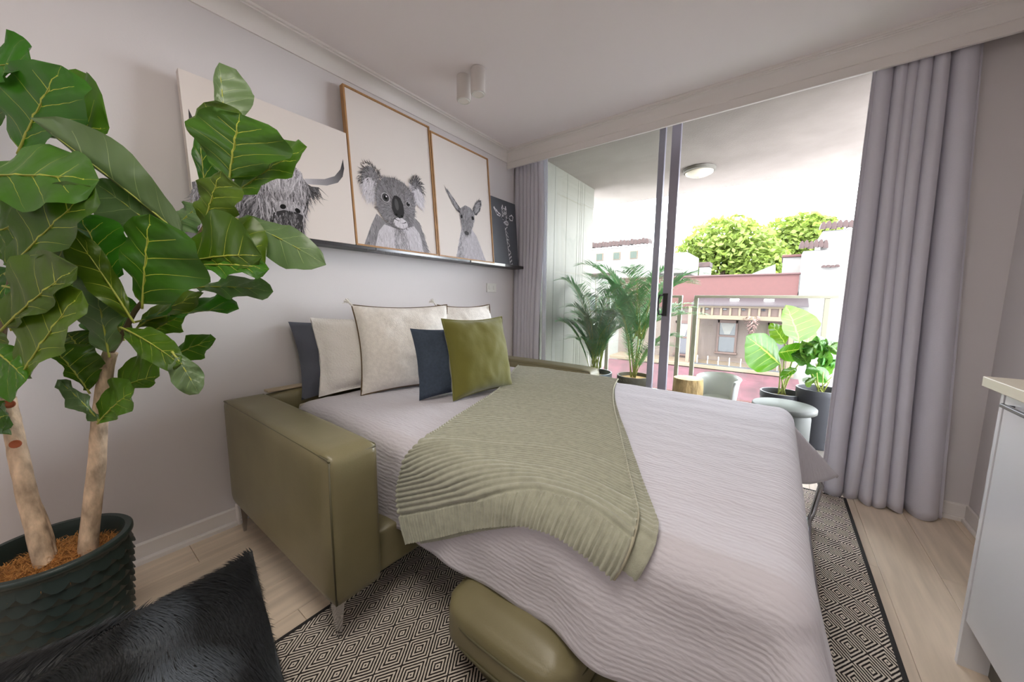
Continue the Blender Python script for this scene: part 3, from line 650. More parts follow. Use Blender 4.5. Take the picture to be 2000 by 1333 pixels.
def slab(mb, y0, y1, t0, t1, o0, o1):
    vs = [lp(y, t_, o) for y in (y0, y1) for t_ in (t0, t1) for o in (o0, o1)]
    return mb.add(vs, [(0, 1, 3, 2), (4, 6, 7, 5), (0, 4, 5, 1), (2, 3, 7, 6), (0, 2, 6, 4), (1, 5, 7, 3)])
class Ink:
    def __init__(s, o): s.mb = MB(); s.o = o; s.i = 0
    def q(s, pts, g):
        s.i += 1; o = s.o+s.i*8e-7; g = g**1.55*.92; col = (g*.98, g*.93, g)+(1,)
        n = len(s.mb.v); s.mb.v += [tuple(lp(y, (z-1.3985)*1.0037, o)) for y, z in pts]; s.mb.f.append(tuple(range(n, n+len(pts)))); s.mb.c.append(col)
    def stroke(s, p, ang, l, w_, g, curve=0):
        a = ang; pts = []; x_, y_ = p
        for k in range(4): pts.append((x_, y_, a)); x_ += cos(a)*l/3; y_ += sin(a)*l/3; a += curve/3
        Lp = [(x0+cos(a0+pi/2)*w_*(1-k/3.2), y0+sin(a0+pi/2)*w_*(1-k/3.2)) for k, (x0, y0, a0) in enumerate(pts)]
        Rp = [(x0-cos(a0+pi/2)*w_*(1-k/3.2), y0-sin(a0+pi/2)*w_*(1-k/3.2)) for k, (x0, y0, a0) in enumerate(pts)]
        for k in range(3): s.q([Rp[k], Rp[k+1], Lp[k+1], Lp[k]], g)
    def ell(s, c, rx, ry, g, rot=0, n=22):
        s.q([(c[0]+rx*cos(t_)*cos(rot)-ry*sin(t_)*sin(rot), c[1]+rx*cos(t_)*sin(rot)+ry*sin(t_)*cos(rot)) for t_ in [2*pi*k/n for k in range(n)]], g)
    def fur(s, inside, box_, n, ang, l, w_, g, cv=.5):
        k = 0; tries = 0
        while k < n and tries < n*20:
            tries += 1; p = (rg_.uniform(box_[0], box_[1]), rg_.uniform(box_[2], box_[3]))
            if not inside(p): continue
            k += 1; s.stroke(p, ang(p)+rg_.gauss(0, .22), l*rg_.uniform(.6, 1.3), w_, g(p) if callable(g) else g, rg_.gauss(0, cv))
rg_ = random.Random(8)
def inpoly(P):
    def f(p):
        c = False; j = len(P)-1
        for i in range(len(P)):
            if (P[i][1] > p[1]) != (P[j][1] > p[1]) and p[0] < (P[j][0]-P[i][0])*(p[1]-P[i][1])/(P[j][1]-P[i][1]+1e-12)+P[i][0]: c = not c
            j = i
        return c
    return f
def inell(c, rx, ry): return lambda p: ((p[0]-c[0])/rx)**2+((p[1]-c[1])/ry)**2 < 1
def bb(P): xs = [p[0] for p in P]; ys = [p[1] for p in P]; return (min(xs), max(xs), min(ys), max(ys))
def picture(y0, y1, ht, frame, label, paper=paper_m, th=.026):
    t = thing('picture', ((.06), (y0+y1)/2, 1.3985), label, 'picture')
    if frame:
        b = .0095
        for a in ((y0, y0+b, 0, ht), (y1-b, y1, 0, ht), (y0+b, y1-b, 0, b), (y0+b, y1-b, ht-b, ht)): slab(MB(), *a, -.006, th).build('frame_bar', oak, t)
        slab(MB(), y0+b, y1-b, b, ht-b, .0, th-.008).build('print', paper, t); return t, th-.008
    slab(MB(), y0, y1, 0, ht, -.004, th).build('canvas', paper, t); return t, th
# koala
t, o = picture(-1.652, -1.052, .868, True, 'oak framed koala portrait on the ledge, tallest beside the cow print')
k = Ink(o+.0002)
body = [(-1.60, 1.409), (-1.545, 1.53), (-1.505, 1.60), (-1.44, 1.56), (-1.30, 1.56), (-1.235, 1.63), (-1.19, 1.60), (-1.155, 1.50), (-1.13, 1.409)]
k.q(body, .44); k.fur(inpoly(body), bb(body), 420, lambda p: -1.3+(p[0]+1.36)*2, .035, .0022, lambda p: rg_.uniform(.25, .6))
chest = [(-1.53, 1.409), (-1.50, 1.50), (-1.46, 1.545), (-1.35, 1.53), (-1.24, 1.57), (-1.20, 1.53), (-1.175, 1.409)]
k.q(chest, .74); k.fur(inpoly(chest), bb(chest), 330, lambda p: -1.5+(p[0]+1.36)*1.5, .04, .0022, lambda p: rg_.uniform(.58, .86))
k.fur(inpoly([(-1.40, 1.409), (-1.39, 1.53), (-1.31, 1.53), (-1.28, 1.409)]), (-1.4, -1.28, 1.409, 1.53), 130, lambda p: -1.5, .04, .002, lambda p: rg_.uniform(.42, .6))
for (ec, rx, ry, sg) in (((-1.525, 1.775), .075, .105, -1), ((-1.195, 1.805), .055, .09, 1)):
    k.ell(ec, rx*.8, ry*.85, .42)
    k.fur(inell(ec, rx, ry), (ec[0]-rx, ec[0]+rx, ec[1]-ry, ec[1]+ry), 330, lambda p: atan2(p[1]-ec[1]-.02, p[0]-ec[0])-.5*sg, .026, .0022, lambda p: rg_.uniform(.12, .36) if p[1] > ec[1]+.01-sg*(p[0]-ec[0])*.4 else rg_.uniform(.5, .85))
    k.fur(inell((ec[0]+sg*.008, ec[1]-.035), rx*.66, ry*.6), (ec[0]-rx, ec[0]+rx, ec[1]-ry, ec[1]+ry), 170, lambda p: -1.5+sg*.4, .05, .0024, lambda p: rg_.uniform(.62, .86))
hd_ = [(-1.497, 1.62), (-1.505, 1.70), (-1.485, 1.78), (-1.44, 1.825), (-1.37, 1.84), (-1.29, 1.825), (-1.24, 1.78), (-1.22, 1.70), (-1.232, 1.63), (-1.265, 1.565), (-1.33, 1.53), (-1.40, 1.54), (-1.46, 1.575)]
k.q(hd_, .42); k.fur(inpoly(hd_), bb(hd_), 1200, lambda p: atan2(p[1]-1.66, p[0]+1.355), .022, .0018, lambda p: rg_.uniform(.24, .58))
k.ell((-1.345, 1.57), .05, .032, .78); k.fur(inell((-1.345, 1.572), .055, .035), (-1.4, -1.29, 1.54, 1.61), 80, lambda p: -1.5, .018, .0016, lambda p: rg_.uniform(.55, .85))
k.q([(-1.36, 1.735), (-1.335, 1.725), (-1.317, 1.69), (-1.312, 1.64), (-1.325, 1.608), (-1.352, 1.598), (-1.385, 1.612), (-1.40, 1.65), (-1.395, 1.70), (-1.38, 1.73)], .10)
k.ell((-1.365, 1.68), .014, .035, .2, .1); k.ell((-1.372, 1.618), .008, .006, .03); k.ell((-1.333, 1.615), .008, .006, .03)
for ex, ey, r in ((-1.44, 1.705, .024), (-1.278, 1.70, .015)): k.ell((ex, ey), r*1.25, r*1.2, .62); k.ell((ex, ey), r, r, .16); k.ell((ex, ey), r*.5, r*.55, .02); k.ell((ex+.006, ey+.008), r*.2, r*.2, .9)
k.stroke((-1.39, 1.592), -.4, .05, .003, .12, .7); k.stroke((-1.305, 1.582), 3.6, .045, .003, .12, -.7)
k.mb.build('ink', print_m, t)
# kangaroo
t, o = picture(-1.046, -.446, .846, True, 'oak framed kangaroo portrait between the koala and the dark giraffe picture')
k = Ink(o+.0002)
bodyk = [(-.875, 1.409), (-.845, 1.50), (-.815, 1.59), (-.79, 1.64), (-.69, 1.64), (-.645, 1.60), (-.60, 1.52), (-.545, 1.409)]
k.q(bodyk, .72); k.fur(inpoly(bodyk), bb(bodyk), 700, lambda p: -1.57+(p[0]+.72)*1.5, .04, .0022, lambda p: rg_.uniform(.62, .84) if p[0] > -.80+rg_.gauss(0, .03) else rg_.uniform(.36, .66))
for E_ in ([(-.94, 1.892), (-.905, 1.87), (-.85, 1.82), (-.80, 1.775), (-.805, 1.735), (-.84, 1.75), (-.885, 1.80), (-.92, 1.855)], [(-.562, 1.885), (-.558, 1.85), (-.58, 1.80), (-.625, 1.755), (-.668, 1.755), (-.665, 1.80), (-.63, 1.85), (-.59, 1.88)]):
    k.q(E_, .2); c = (sum(p[0] for p in E_)/8, sum(p[1] for p in E_)/8); k.q([((p[0]-c[0])*.62+c[0], (p[1]-c[1])*.7+c[1]) for p in E_], .52)
    k.fur(inpoly(E_), bb(E_), 110, lambda p: atan2(E_[0][1]-E_[4][1], E_[0][0]-E_[4][0]), .03, .0016, lambda p: rg_.uniform(.14, .62))
hk = [(-.745, 1.808), (-.80, 1.775), (-.812, 1.72), (-.80, 1.66), (-.785, 1.61), (-.755, 1.585), (-.715, 1.59), (-.69, 1.64), (-.655, 1.71), (-.65, 1.765), (-.69, 1.80)]
k.q(hk, .48); k.fur(inpoly(hk), bb(hk), 520, lambda p: -1.7+(p[0]+.73)*2, .028, .0017, lambda p: rg_.uniform(.25, .66))
k.ell((-.795, 1.715), .010, .014, .08); k.ell((-.672, 1.725), .014, .015, .08); k.ell((-.752, 1.6), .024, .015, .2)
k.mb.build('ink', print_m, t)
# giraffe
t, o = picture(-.452, -.098, .556, False, 'small charcoal giraffe picture at the curtain end of the ledge', mat('charcoal print', (62, 64, 72), .6), .02)
k = Ink(o+.0002); W_ = .82
def line(pts, w_, g=W_):
    for (a, b) in zip(pts, pts[1:]): k.stroke(a, atan2(b[1]-a[1], b[0]-a[0]), hypot(b[0]-a[0], b[1]-a[1])*1.15, w_*rg_.uniform(.6, 1.3), g)
line([(-.405, 1.868), (-.375, 1.85), (-.345, 1.83), (-.32, 1.825)], .007); line([(-.40, 1.86), (-.365, 1.815), (-.33, 1.805), (-.31, 1.83)], .005)
line([(-.29, 1.84), (-.295, 1.875), (-.285, 1.908), (-.275, 1.88)], .006); line([(-.24, 1.84), (-.235, 1.875), (-.24, 1.905), (-.25, 1.87)], .006); line([(-.29, 1.87), (-.265, 1.885), (-.24, 1.872)], .004)
line([(-.19, 1.828), (-.165, 1.845), (-.14, 1.835), (-.15, 1.80), (-.18, 1.795), (-.20, 1.815)], .006)
for q in range(70):
    a = rg_.uniform(0, 6.28); k.stroke((-.262+.035*cos(a)*rg_.uniform(.5, 1.1), 1.805+.055*sin(a)*rg_.uniform(.5, 1)), rg_.uniform(0, 6.3), .018, .0022, rg_.uniform(.5, .9))
k.ell((-.238, 1.762), .026, .022, .62); k.ell((-.247, 1.764), .005, .007, .05); k.ell((-.229, 1.763), .005, .007, .05); k.ell((-.286, 1.80), .007, .009, .04); k.ell((-.222, 1.798), .007, .009, .04)
z = 1.73; yk = -.25
while z > 1.41:
    s_ = rg_.choice((-1, 1)); line([(yk-.016*s_, z), (yk+.004*s_, z-.016), (yk+.018*s_, z-.03)], .0045, rg_.uniform(.6, .9)); line([(yk-.014, z-.01), (yk-.012, z-.035)], .0035, .8)
    if rg_.random() < .6: line([(yk-.014, z-.02), (yk+.016, z-.012)], .004, .75)
    z -= .031; yk += .0045
k.mb.build('ink', print_m, t)
# highland cow
t, o = picture(-2.338, -1.66, .60, False, 'unframed highland cow canvas on the black ledge behind the fig leaves', paper_m, .03)
k = Ink(o+.0002)
for H_, g0 in (([(-1.90, 1.69), (-1.86, 1.70), (-1.80, 1.715), (-1.745, 1.745), (-1.71, 1.79), (-1.69, 1.85), (-1.688, 1.80), (-1.70, 1.755), (-1.73, 1.715), (-1.79, 1.685), (-1.86, 1.672), (-1.90, 1.665)], .3), ([(-2.11, 1.69), (-2.15, 1.70), (-2.21, 1.715), (-2.265, 1.745), (-2.30, 1.79), (-2.32, 1.85), (-2.322, 1.80), (-2.31, 1.755), (-2.28, 1.715), (-2.22, 1.685), (-2.15, 1.672), (-2.11, 1.665)], .3)):
    for q in range(5):
        a, b, c, d = H_[q], H_[q+1], H_[-2-q], H_[-1-q]
        for w_ in range(6):
            f0, f1 = w_/6, (w_+1)/6; m_ = lambda P_, Q_, f_: (P_[0]+(Q_[0]-P_[0])*f_, P_[1]+(Q_[1]-P_[1])*f_)
            k.q([m_(a, b, f0), m_(a, b, f1), m_(d, c, f1), m_(d, c, f0)], .66-.11*(q+f0))
for E_ in ([(-1.92, 1.68), (-1.87, 1.66), (-1.832, 1.665), (-1.84, 1.63), (-1.885, 1.60), (-1.93, 1.61)],):
    k.q(E_, .2); k.fur(inpoly(E_), bb(E_), 90, lambda p: -1.0, .05, .0022, lambda p: rg_.uniform(.08, .35))
bc = [(-2.336, 1.56), (-2.26, 1.60), (-2.16, 1.62), (-2.08, 1.60), (-2.04, 1.50), (-2.06, 1.404), (-2.336, 1.404)]
k.q(bc, .3); k.fur(inpoly(bc), bb(bc), 700, lambda p: -1.9, .07, .003, lambda p: rg_.uniform(.12, .62))
hc = [(-2.0, 1.745), (-2.08, 1.72), (-2.125, 1.64), (-2.11, 1.55), (-2.075, 1.48), (-2.03, 1.43), (-1.99, 1.412), (-1.95, 1.43), (-1.915, 1.50), (-1.89, 1.58), (-1.885, 1.66), (-1.93, 1.72)]
k.q(hc, .36); k.fur(inpoly(hc), bb(hc), 900, lambda p: -1.57-(p[0]+2.0)*1.2, .09, .003, lambda p: rg_.uniform(.12, .74)-(.12 if p[1] < 1.5 else 0))
k.q([(-2.045, 1.505), (-2.03, 1.55), (-1.98, 1.565), (-1.935, 1.545), (-1.925, 1.495), (-1.945, 1.44), (-1.985, 1.42), (-2.03, 1.445)], .12)
k.fur(inell((-1.985, 1.47), .05, .05), (-2.04, -1.93, 1.42, 1.52), 120, lambda p: -1.57, .03, .002, lambda p: rg_.uniform(.1, .5)); k.q([(-2.045, 1.50), (-2.03, 1.555), (-1.98, 1.57), (-1.935, 1.55), (-1.925, 1.505), (-1.955, 1.515), (-2.01, 1.515)], .50); k.fur(inell((-1.985, 1.545), .055, .02), (-2.05, -1.92, 1.52, 1.57), 60, lambda p: -1.57, .018, .002, lambda p: rg_.uniform(.4, .8)); k.ell((-2.012, 1.53), .014, .011, .04, .5); k.ell((-1.948, 1.524), .013, .011, .04, -.5)
k.fur(inell((-2.0, 1.70), .095, .05), (-2.1, -1.9, 1.65, 1.75), 260, lambda p: -1.57-(p[0]+2.0)*3, .105, .003, lambda p: rg_.uniform(.35, .8))
k.mb.build('ink', print_m, t)
# wall socket
t = thing('wall_socket', (.005, -.333, 1.165), 'white power outlet plate on the wall below the ledge', 'socket')
MB().box((0, -.396, 1.165), (.009, -.27, 1.243), .003).build('plate', white_pl, t)
for yy in (-.365, -.30): MB().box((.009, yy-.012, 1.19), (.0125, yy+.012, 1.222), .002).build('switch', white_pl, t)
# downlights
dl = mat('white powder coat', (206, 200, 196), .5)
for i, (lx, ly) in enumerate(((.462, -1.13), (.578, -1.132))):
    t = thing('ceiling_spotlight', (lx, ly, H-.135), ('white cylinder ceiling spotlight nearer the picture wall', 'white cylinder ceiling spotlight farther from the picture wall')[i], 'ceiling light', 'ceiling spotlights')
    MB().lathe([(.034, 0), (.041, .002), (.0415, .006), (.0415, .133), (.036, .1345)], (lx, ly, H-.135), 32).build('housing', dl, t, smooth=True, sharp=40)
    MB().lathe([(.030, .0), (.030, -.003), (.034, -.004), (.0355, -.002), (.0355, .0)], (lx, ly, H-.135), 32).build('trim_ring', white_pl, t, smooth=True, sharp=40)
    MB().lathe([(.0, -.001), (.030, -.001), (.030, .0)], (lx, ly, H-.135), 24).build('lens', mat('frosted lens', (226, 220, 214), .3), t)
# ---------------------------------------------------------------- curtains
curt = mat('grey lavender curtain', (206, 204, 214), .85, bump=.08, bs=220, sheen=.2, spec=.2, transl=.05)
def curtain(knots, z0, z1, yc, amp, label, xf, yoff=lambda u, v: 0, nu=260, nv=50, m_=None, xo=.012):
    """knots: positions across the cloth (0..1) of the deep creases between folds"""
    kn = [0]+list(knots)+[1]
    def phase(u):
        for i in range(len(kn)-1):
            if u <= kn[i+1] or i == len(kn)-2: return i+(u-kn[i])/(kn[i+1]-kn[i]), kn[i+1]-kn[i]
    def f(u, v):
        uu = min(1, max(0, u+.012*sin(v*5+u*9)*sin(pi*u)))
        ph, wd = phase(uu); k = min(1, wd/.11)**.4
        fr = abs(sin(pi*ph))**.75
        if u < kn[1]: fr = max(fr, (.55+.45*(kn[1]-u)/kn[1]) if u < kn[1]*.75 else fr)
        if u > kn[-2]: fr = max(fr, .62 if u > kn[-2]+(1-kn[-2])*.3 else fr)
        y = yc+amp*(1-2*fr)*k*(.75+.25*(1-v))+yoff(u, v)+.006*noise.noise(V((u*6, v*2, 4)))
        x = xf(u, v)-xo*sin(2*pi*ph)*(1 if v < .97 else .6)
        return V((x, y, z0+(z1-z0)*v+.006*(1-v)**8*sin(ph*9)))
    o = MB().grid(f, nu, nv, flip=True).build('curtain', m_ or curt, smooth=True); sm = o.modifiers.new('thick', 'SOLIDIFY'); sm.thickness = .003
    tag(o, label, 'curtain'); return o
def rx(u, v): return (2.318+.022*v)+((2.80-.095*v)-(2.318+.022*v))*u
def ryo(u, v):
    lowl = max(0, 1-v/.16)
    return .03*lowl**2*max(0, 1-abs(u-.3)/.3)*sin(u*24)-.03*(1-v)
rc = curtain((.24, .36, .445, .57, .715), .006, 2.36, -.015, .085, 'grey pleated curtain drawn to the right of the balcony door, reaching the floor', rx, ryo, nu=320)
def lx_(u, v): return .015+(.285-.02*sin(v*6))*u+.02*(1-v)*u
lc = curtain((.13, .29, .42, .55, .66, .80), .02, 2.36, .015, .034, 'narrow grey pleated curtain in the corner by the picture ledge', lx_, nu=240, xo=.008)
sheer = mat('white sheer lining', (232, 234, 240), .9, transl=.5)
sh = curtain((.5,), .02, 2.36, .03, .012, 'white lining curtain edge hanging beside the corner curtain', lambda u, v: .305+.035*u+.03*(1-v)**2, nu=30, m_=sheer, xo=.004)
# ---------------------------------------------------------------- cabinet
lam = mat('white gloss laminate', (216, 216, 220), .25, spec=.5); kick = mat('grey plinth', (104, 102, 96), .6)
cb = thing('white_cabinet', (2.735, -2.2, 0), 'low white laminate cupboard with pale worktop on the right wall', 'cabinet')
MB().box((2.572, -1.146, 0), (2.898, -1.128, .857), .001).build('side_panel', lam, cb)
MB().box((2.594, -3.55, .15), (2.898, -1.147, .857), .001).build('carcass', lam, cb)
MB().box((2.632, -3.55, 0), (2.646, -1.147, .15), .001).build('toe_kick', kick, cb)
MB().box((2.556, -3.55, .859), (2.898, -1.058, .889), .002).build('worktop', mat('pale cream worktop', (222, 214, 196), .35), cb)
yy = -1.149
for q in range(4):
    d = MB().box((2.574, yy-.596, .152), (2.593, yy, .855), .0015).build('door', lam, cb)
    MB().box((2.552, yy-.24, .824), (2.562, yy-.038, .836), .003).box((2.560, yy-.055, .826), (2.575, yy-.045, .834), .001).box((2.560, yy-.235, .826), (2.575, yy-.225, .834), .001).build('handle', mat('dark steel', (96, 96, 100), .3, metal=.8), d)
    yy -= .599
# ---------------------------------------------------------------- cowhide ottoman
hide = mat('black hide base', (20, 22, 25), .8)
ot = thing('cowhide_ottoman', (1.27, -2.75, 0), 'square black cowhide ottoman with pale patches in the near corner', 'ottoman')
OX0, OX1, OY0, OY1, OZ = 1.0, 1.55, -3.05, -2.49, .45
def otop(a, b):
    x = OX0+(OX1-OX0)*a; y = OY0+(OY1-OY0)*b; s, q = a*2-1, b*2-1
    z = OZ-.028*(1-(1-abs(s)**5)*(1-abs(q)**5))+.018*(1-s*s)*(1-q*q)+.014*noise.noise(V((x*7, y*7, 2)))
    z -= .022*math.exp(-((x-1.06-(y+2.75)*-.55)/.03)**2)*(1-.3*abs(q))
    c = max(0, s*-1*.5+q*.5); z += .03*max(0, -s)**3*max(0, q)**3
    return V((x-.075*max(0, 1-a)**2*(1-b)*1.2, y-.19*(x-OX0)+.02, z))
MB().box((1.0, -3.05, .06), (1.50, -2.60, .422), .03, 3).build('body', hide, ot, smooth=True)
MB().grid(otop, 40, 40).build('seat_pad', hide, ot, smooth=True)
for lx, ly in ((1.05, -2.99), (1.05, -2.55), (1.5, -2.99), (1.5, -2.55)): MB().lathe([(.02, .0085), (.025, .062)], (lx, ly, 0), 12).build('foot', black_m, ot)
fm = mat('cow hair', (30, 30, 32), .45, attr='Col', spec=.3)
rf = random.Random(5); mb = MB()
def hair(p, n, d, l, g):
    s = d.cross(n).normalized()*.0011; q = p+d*l*.55+n*l*.16; e = p+d*l+n*l*.22
    mb.add([p-s, p+s, q+s*.7, q-s*.7, e], [(0, 1, 2, 3), (3, 2, 4)]); mb.c += [g, g]
for i in range(26000):
    a = rf.random()**.8; b = 1-rf.random()**1.3
    p = otop(a, b); e = .01; n = (otop(min(1, a+e), b)-otop(max(0, a-e), b)).cross(otop(a, min(1, b+e))-otop(a, max(0, b-e))).normalized()
    w_ = noise.noise(V((p.x*6, p.y*6, 1))); ang = 2.2+1.4*w_+(1.2 if p.x-1.06+(p.y+2.75)*.55 > 0 else 0)
    d = V((cos(ang), sin(ang), 0)); d = (d-n*d.dot(n)).normalized()
    pat = noise.noise(V((p.x*5+3, p.y*5, 4)))
    v0 = .004+.008*rf.random()+max(0, pat-.10)*.30  # patches of bluish grey sheen are put into the hair colour
    if hypot((p.x-1.12)/.14, (p.y+2.94)/.08) < 1+.3*pat: v0 = .42+.2*rf.random()
    g = (v0*.86, v0*1.0, v0*1.18, 1)
    hair(p-n*.001, n, d, .024*rf.uniform(.7, 1.3), g)
for i in range(9000):     # skirt of hair down the two sides that show
    if i % 2: p = V((OX1*rf.random()+OX0*0+ (0), OY1-.002, 0)); p.x = OX0+(OX1-OX0)*rf.random(); p.y -= .19*(p.x-OX0)-.02; n = V((0, 1, 0))
    else: p = V((OX0+.002, OY0+(OY1-OY0)*rf.random(), 0)); n = V((-1, 0, 0))
    p.z = OZ-.02-.10*rf.random()**1.4
    d = V((rf.gauss(0, .2), rf.gauss(0, .2), -1)).normalized(); v0 = .010+.014*rf.random(); hair(p, n, d, .024, (v0*.86, v0, v0*1.15, 1))
mb.build('fur', fm, ot, kind='stuff')
# ---------------------------------------------------------------- fiddle leaf fig
PX, PY, PR, PZ = .362, -2.787, .165, .36
fig = thing('potted_fig_tree', (PX, PY, 0), 'tall fiddle leaf fig with two trunks in a dark green scale pattern pot', 'potted plant')
potg = mat('dark green ceramic', (40, 54, 52), .42, spec=.5)
prof = [(.0, .0), (.118, 0), (.13, .01), (.150, .2), (.1555, .335), (PR-.006, .34), (PR, .346), (PR, .356), (PR-.004, PZ), (PR-.018, PZ), (PR-.021, .35), (.14, .335), (.135, .2), (.0, .19)]
pot = MB().lathe(prof, (PX, PY, 0), 64).build('pot', potg, fig, smooth=True, sharp=45)
# scales: overlapping shield shapes sharing one mesh
def scale_shape():
    mb = MB(); w_, h_ = .0225, .042; vs = []
    for i in range(5):
        t_ = i/4
        for j in range(5):
            s = j/2-1; ww = w_*(1-.0*t_); zz = h_*(1-t_)-h_*.5; zz += (.012*abs(s)**2.2)*t_*1.2
            vs.append((.0015+0.0125*t_**1.2*(1-.6*s*s), s*ww, zz))
    n = len(vs); mb.add(vs, [(i*5+j, i*5+j+1, (i+1)*5+j+1, (i+1)*5+j) for i in range(4) for j in range(4)])
    mb.add([vs[20+j] for j in range(5)]+[(.0, j/2*w_-w_, vs[20+j][2]+.004) for j in range(5)], [(j, j+1, 6+j, 5+j) for j in range(4)])
    return mb
first = None; NC = 22
for row in range(9):
    z = .314-row*.035; rr = .155-.0*row if z > .25 else .155-(0.25-z)*.1
    rr = .1535-(0.335-z)*.075
    for q in range(NC):
        a = 2*pi*(q+.5*(row % 2))/NC
        if cos(a-atan2(CAM.y-PY, CAM.x-PX)) < -.35: continue
        loc = V((PX+rr*cos(a), PY+rr*sin(a), z)); rot = (0, 0, a)
        if first is None:
            first = scale_shape().build('scale', potg, pot, smooth=True, origin=(0, 0, 0)); first.location = loc; first.rotation_euler = rot
        else: dup(first, pot, loc, rot)
mb = MB()
def soilf(u, v):
    r_ = u*.138; a = 2*pi*v; return V((PX+r_*cos(a), PY+r_*sin(a), .298+.03*(1-u*u)+.018*noise.noise(V((r_*cos(a)*22, r_*sin(a)*22, 0)))))
coir = mat('coconut coir', (150, 98, 48), .95, var=.4, vs_=60, bump=1, bs=90)
MB().grid(soilf, 14, 40).build('coir_mulch', coir, fig, smooth=True)
rg = random.Random(6); mb = MB()
for q in range(1700):
    u, v = rg.random()**.5, rg.random(); p = soilf(u, v); a = rg.uniform(0, 2*pi); l = rg.uniform(.012, .035); d = V((cos(a), sin(a), rg.uniform(-.1, .5)))*l; s = V((-sin(a), cos(a), 0))*.0007
    mb.add([p-s, p+s, p+d*.6+s+V((0, 0, .006)), p+d*.6-s+V((0, 0, .006)), p+d], [(0, 1, 2, 3), (3, 2, 4)])
mb.build('coir_strands', mat('coir fibre', (172, 120, 62), .9, var=.3, vs_=70), fig, kind='stuff')
barkf = mat('pale fig bark', (196, 172, 146), .85, var=.5, vs_=34, stretch=(1, 1, .45), bump=.9, bs=48, dist=.008, detail=8)
def path(L): return [pd(*p) for p in L]
def smoothp(L, k=6):
    o = []
    for i in range(len(L)-1):
        P_ = [L[max(i-1, 0)], L[i], L[i+1], L[min(i+2, len(L)-1)]]
        for j in range(k):
            t_ = j/k; o.append(.5*((2*P_[1])+(-P_[0]+P_[2])*t_+(2*P_[0]-5*P_[1]+4*P_[2]-P_[3])*t_*t_+(-P_[0]+3*P_[1]-3*P_[2]+P_[3])*t_**3))
    o.append(L[-1]); return o
def trunk(L, r0, r1, m_=barkf, nm='trunk', kn=.0015):
    p = smoothp(path(L)); n = len(p); p = [q+V((noise.noise(q*9), noise.noise(q*9+V((5, 0, 0))), 0))*.003 for q in p]
    mb = MB().tube(p, [.8*(r0+(r1-r0)*i/(n-1))+kn*noise.noise(q*45) for i, q in enumerate(p)], 12); return mb.build(nm, m_, fig, smooth=True)
trunk([(170, 1098, 1.095), (176, 1030, 1.09), (187, 920, 1.08), (196, 820, 1.075), (208, 720, 1.07), (216, 688, 1.07)], .028, .020)
trunk([(98, 1130, 1.04), (70, 1030, 1.035), (42, 920, 1.03), (22, 830, 1.03), (12, 778, 1.03)], .028, .021)
trunk([(110, 1120, 1.05), (92, 1040, 1.06), (66, 960, 1.05), (52, 920, 1.04)], .016, .006)
stemm = mat('young fig stem', (104, 88, 66), .7, var=.2, vs_=30)
trunk([(214, 690, 1.07), (238, 655, 1.07), (262, 612, 1.07), (282, 585, 1.07)], .011, .007, stemm, 'stem', .0005)
trunk([(282, 590, 1.07), (330, 530, 1.06), (400, 440, 1.05), (448, 345, 1.05)], .008, .005, stemm, 'stem', .0004)
trunk([(12, 790, 1.03), (4, 700, 1.03), (10, 610, 1.02), (30, 480, 1.02), (42, 290, 1.02)], .012, .006, stemm, 'stem', .0004)
for (x_, y_, d_) in ((18, 790, 1.005), (30, 868, 1.003)):
    c = pd(x_, y_, d_); n = (CAM-c).normalized(); a = n.orthogonal().normalized(); b = n.cross(a)
    MB().lathe([(.0115, -.008), (.0115, .0), (.009, .003), (.008, .0005), (0, .001)], (0, 0, 0), 14, Matrix.Translation(c) @ Matrix((a, b, n)).transposed().to_4x4()).build('cut_knot', mat('cut wood knot', (170, 92, 58), .8), fig, smooth=True)
figl = leaf_mat('fiddle leaf', (66, 112, 24), (104, 128, 88), (180, 188, 70), k=5.2, slope=1.3, transl=.25, rough=.34, sv=.028, mid=.03)
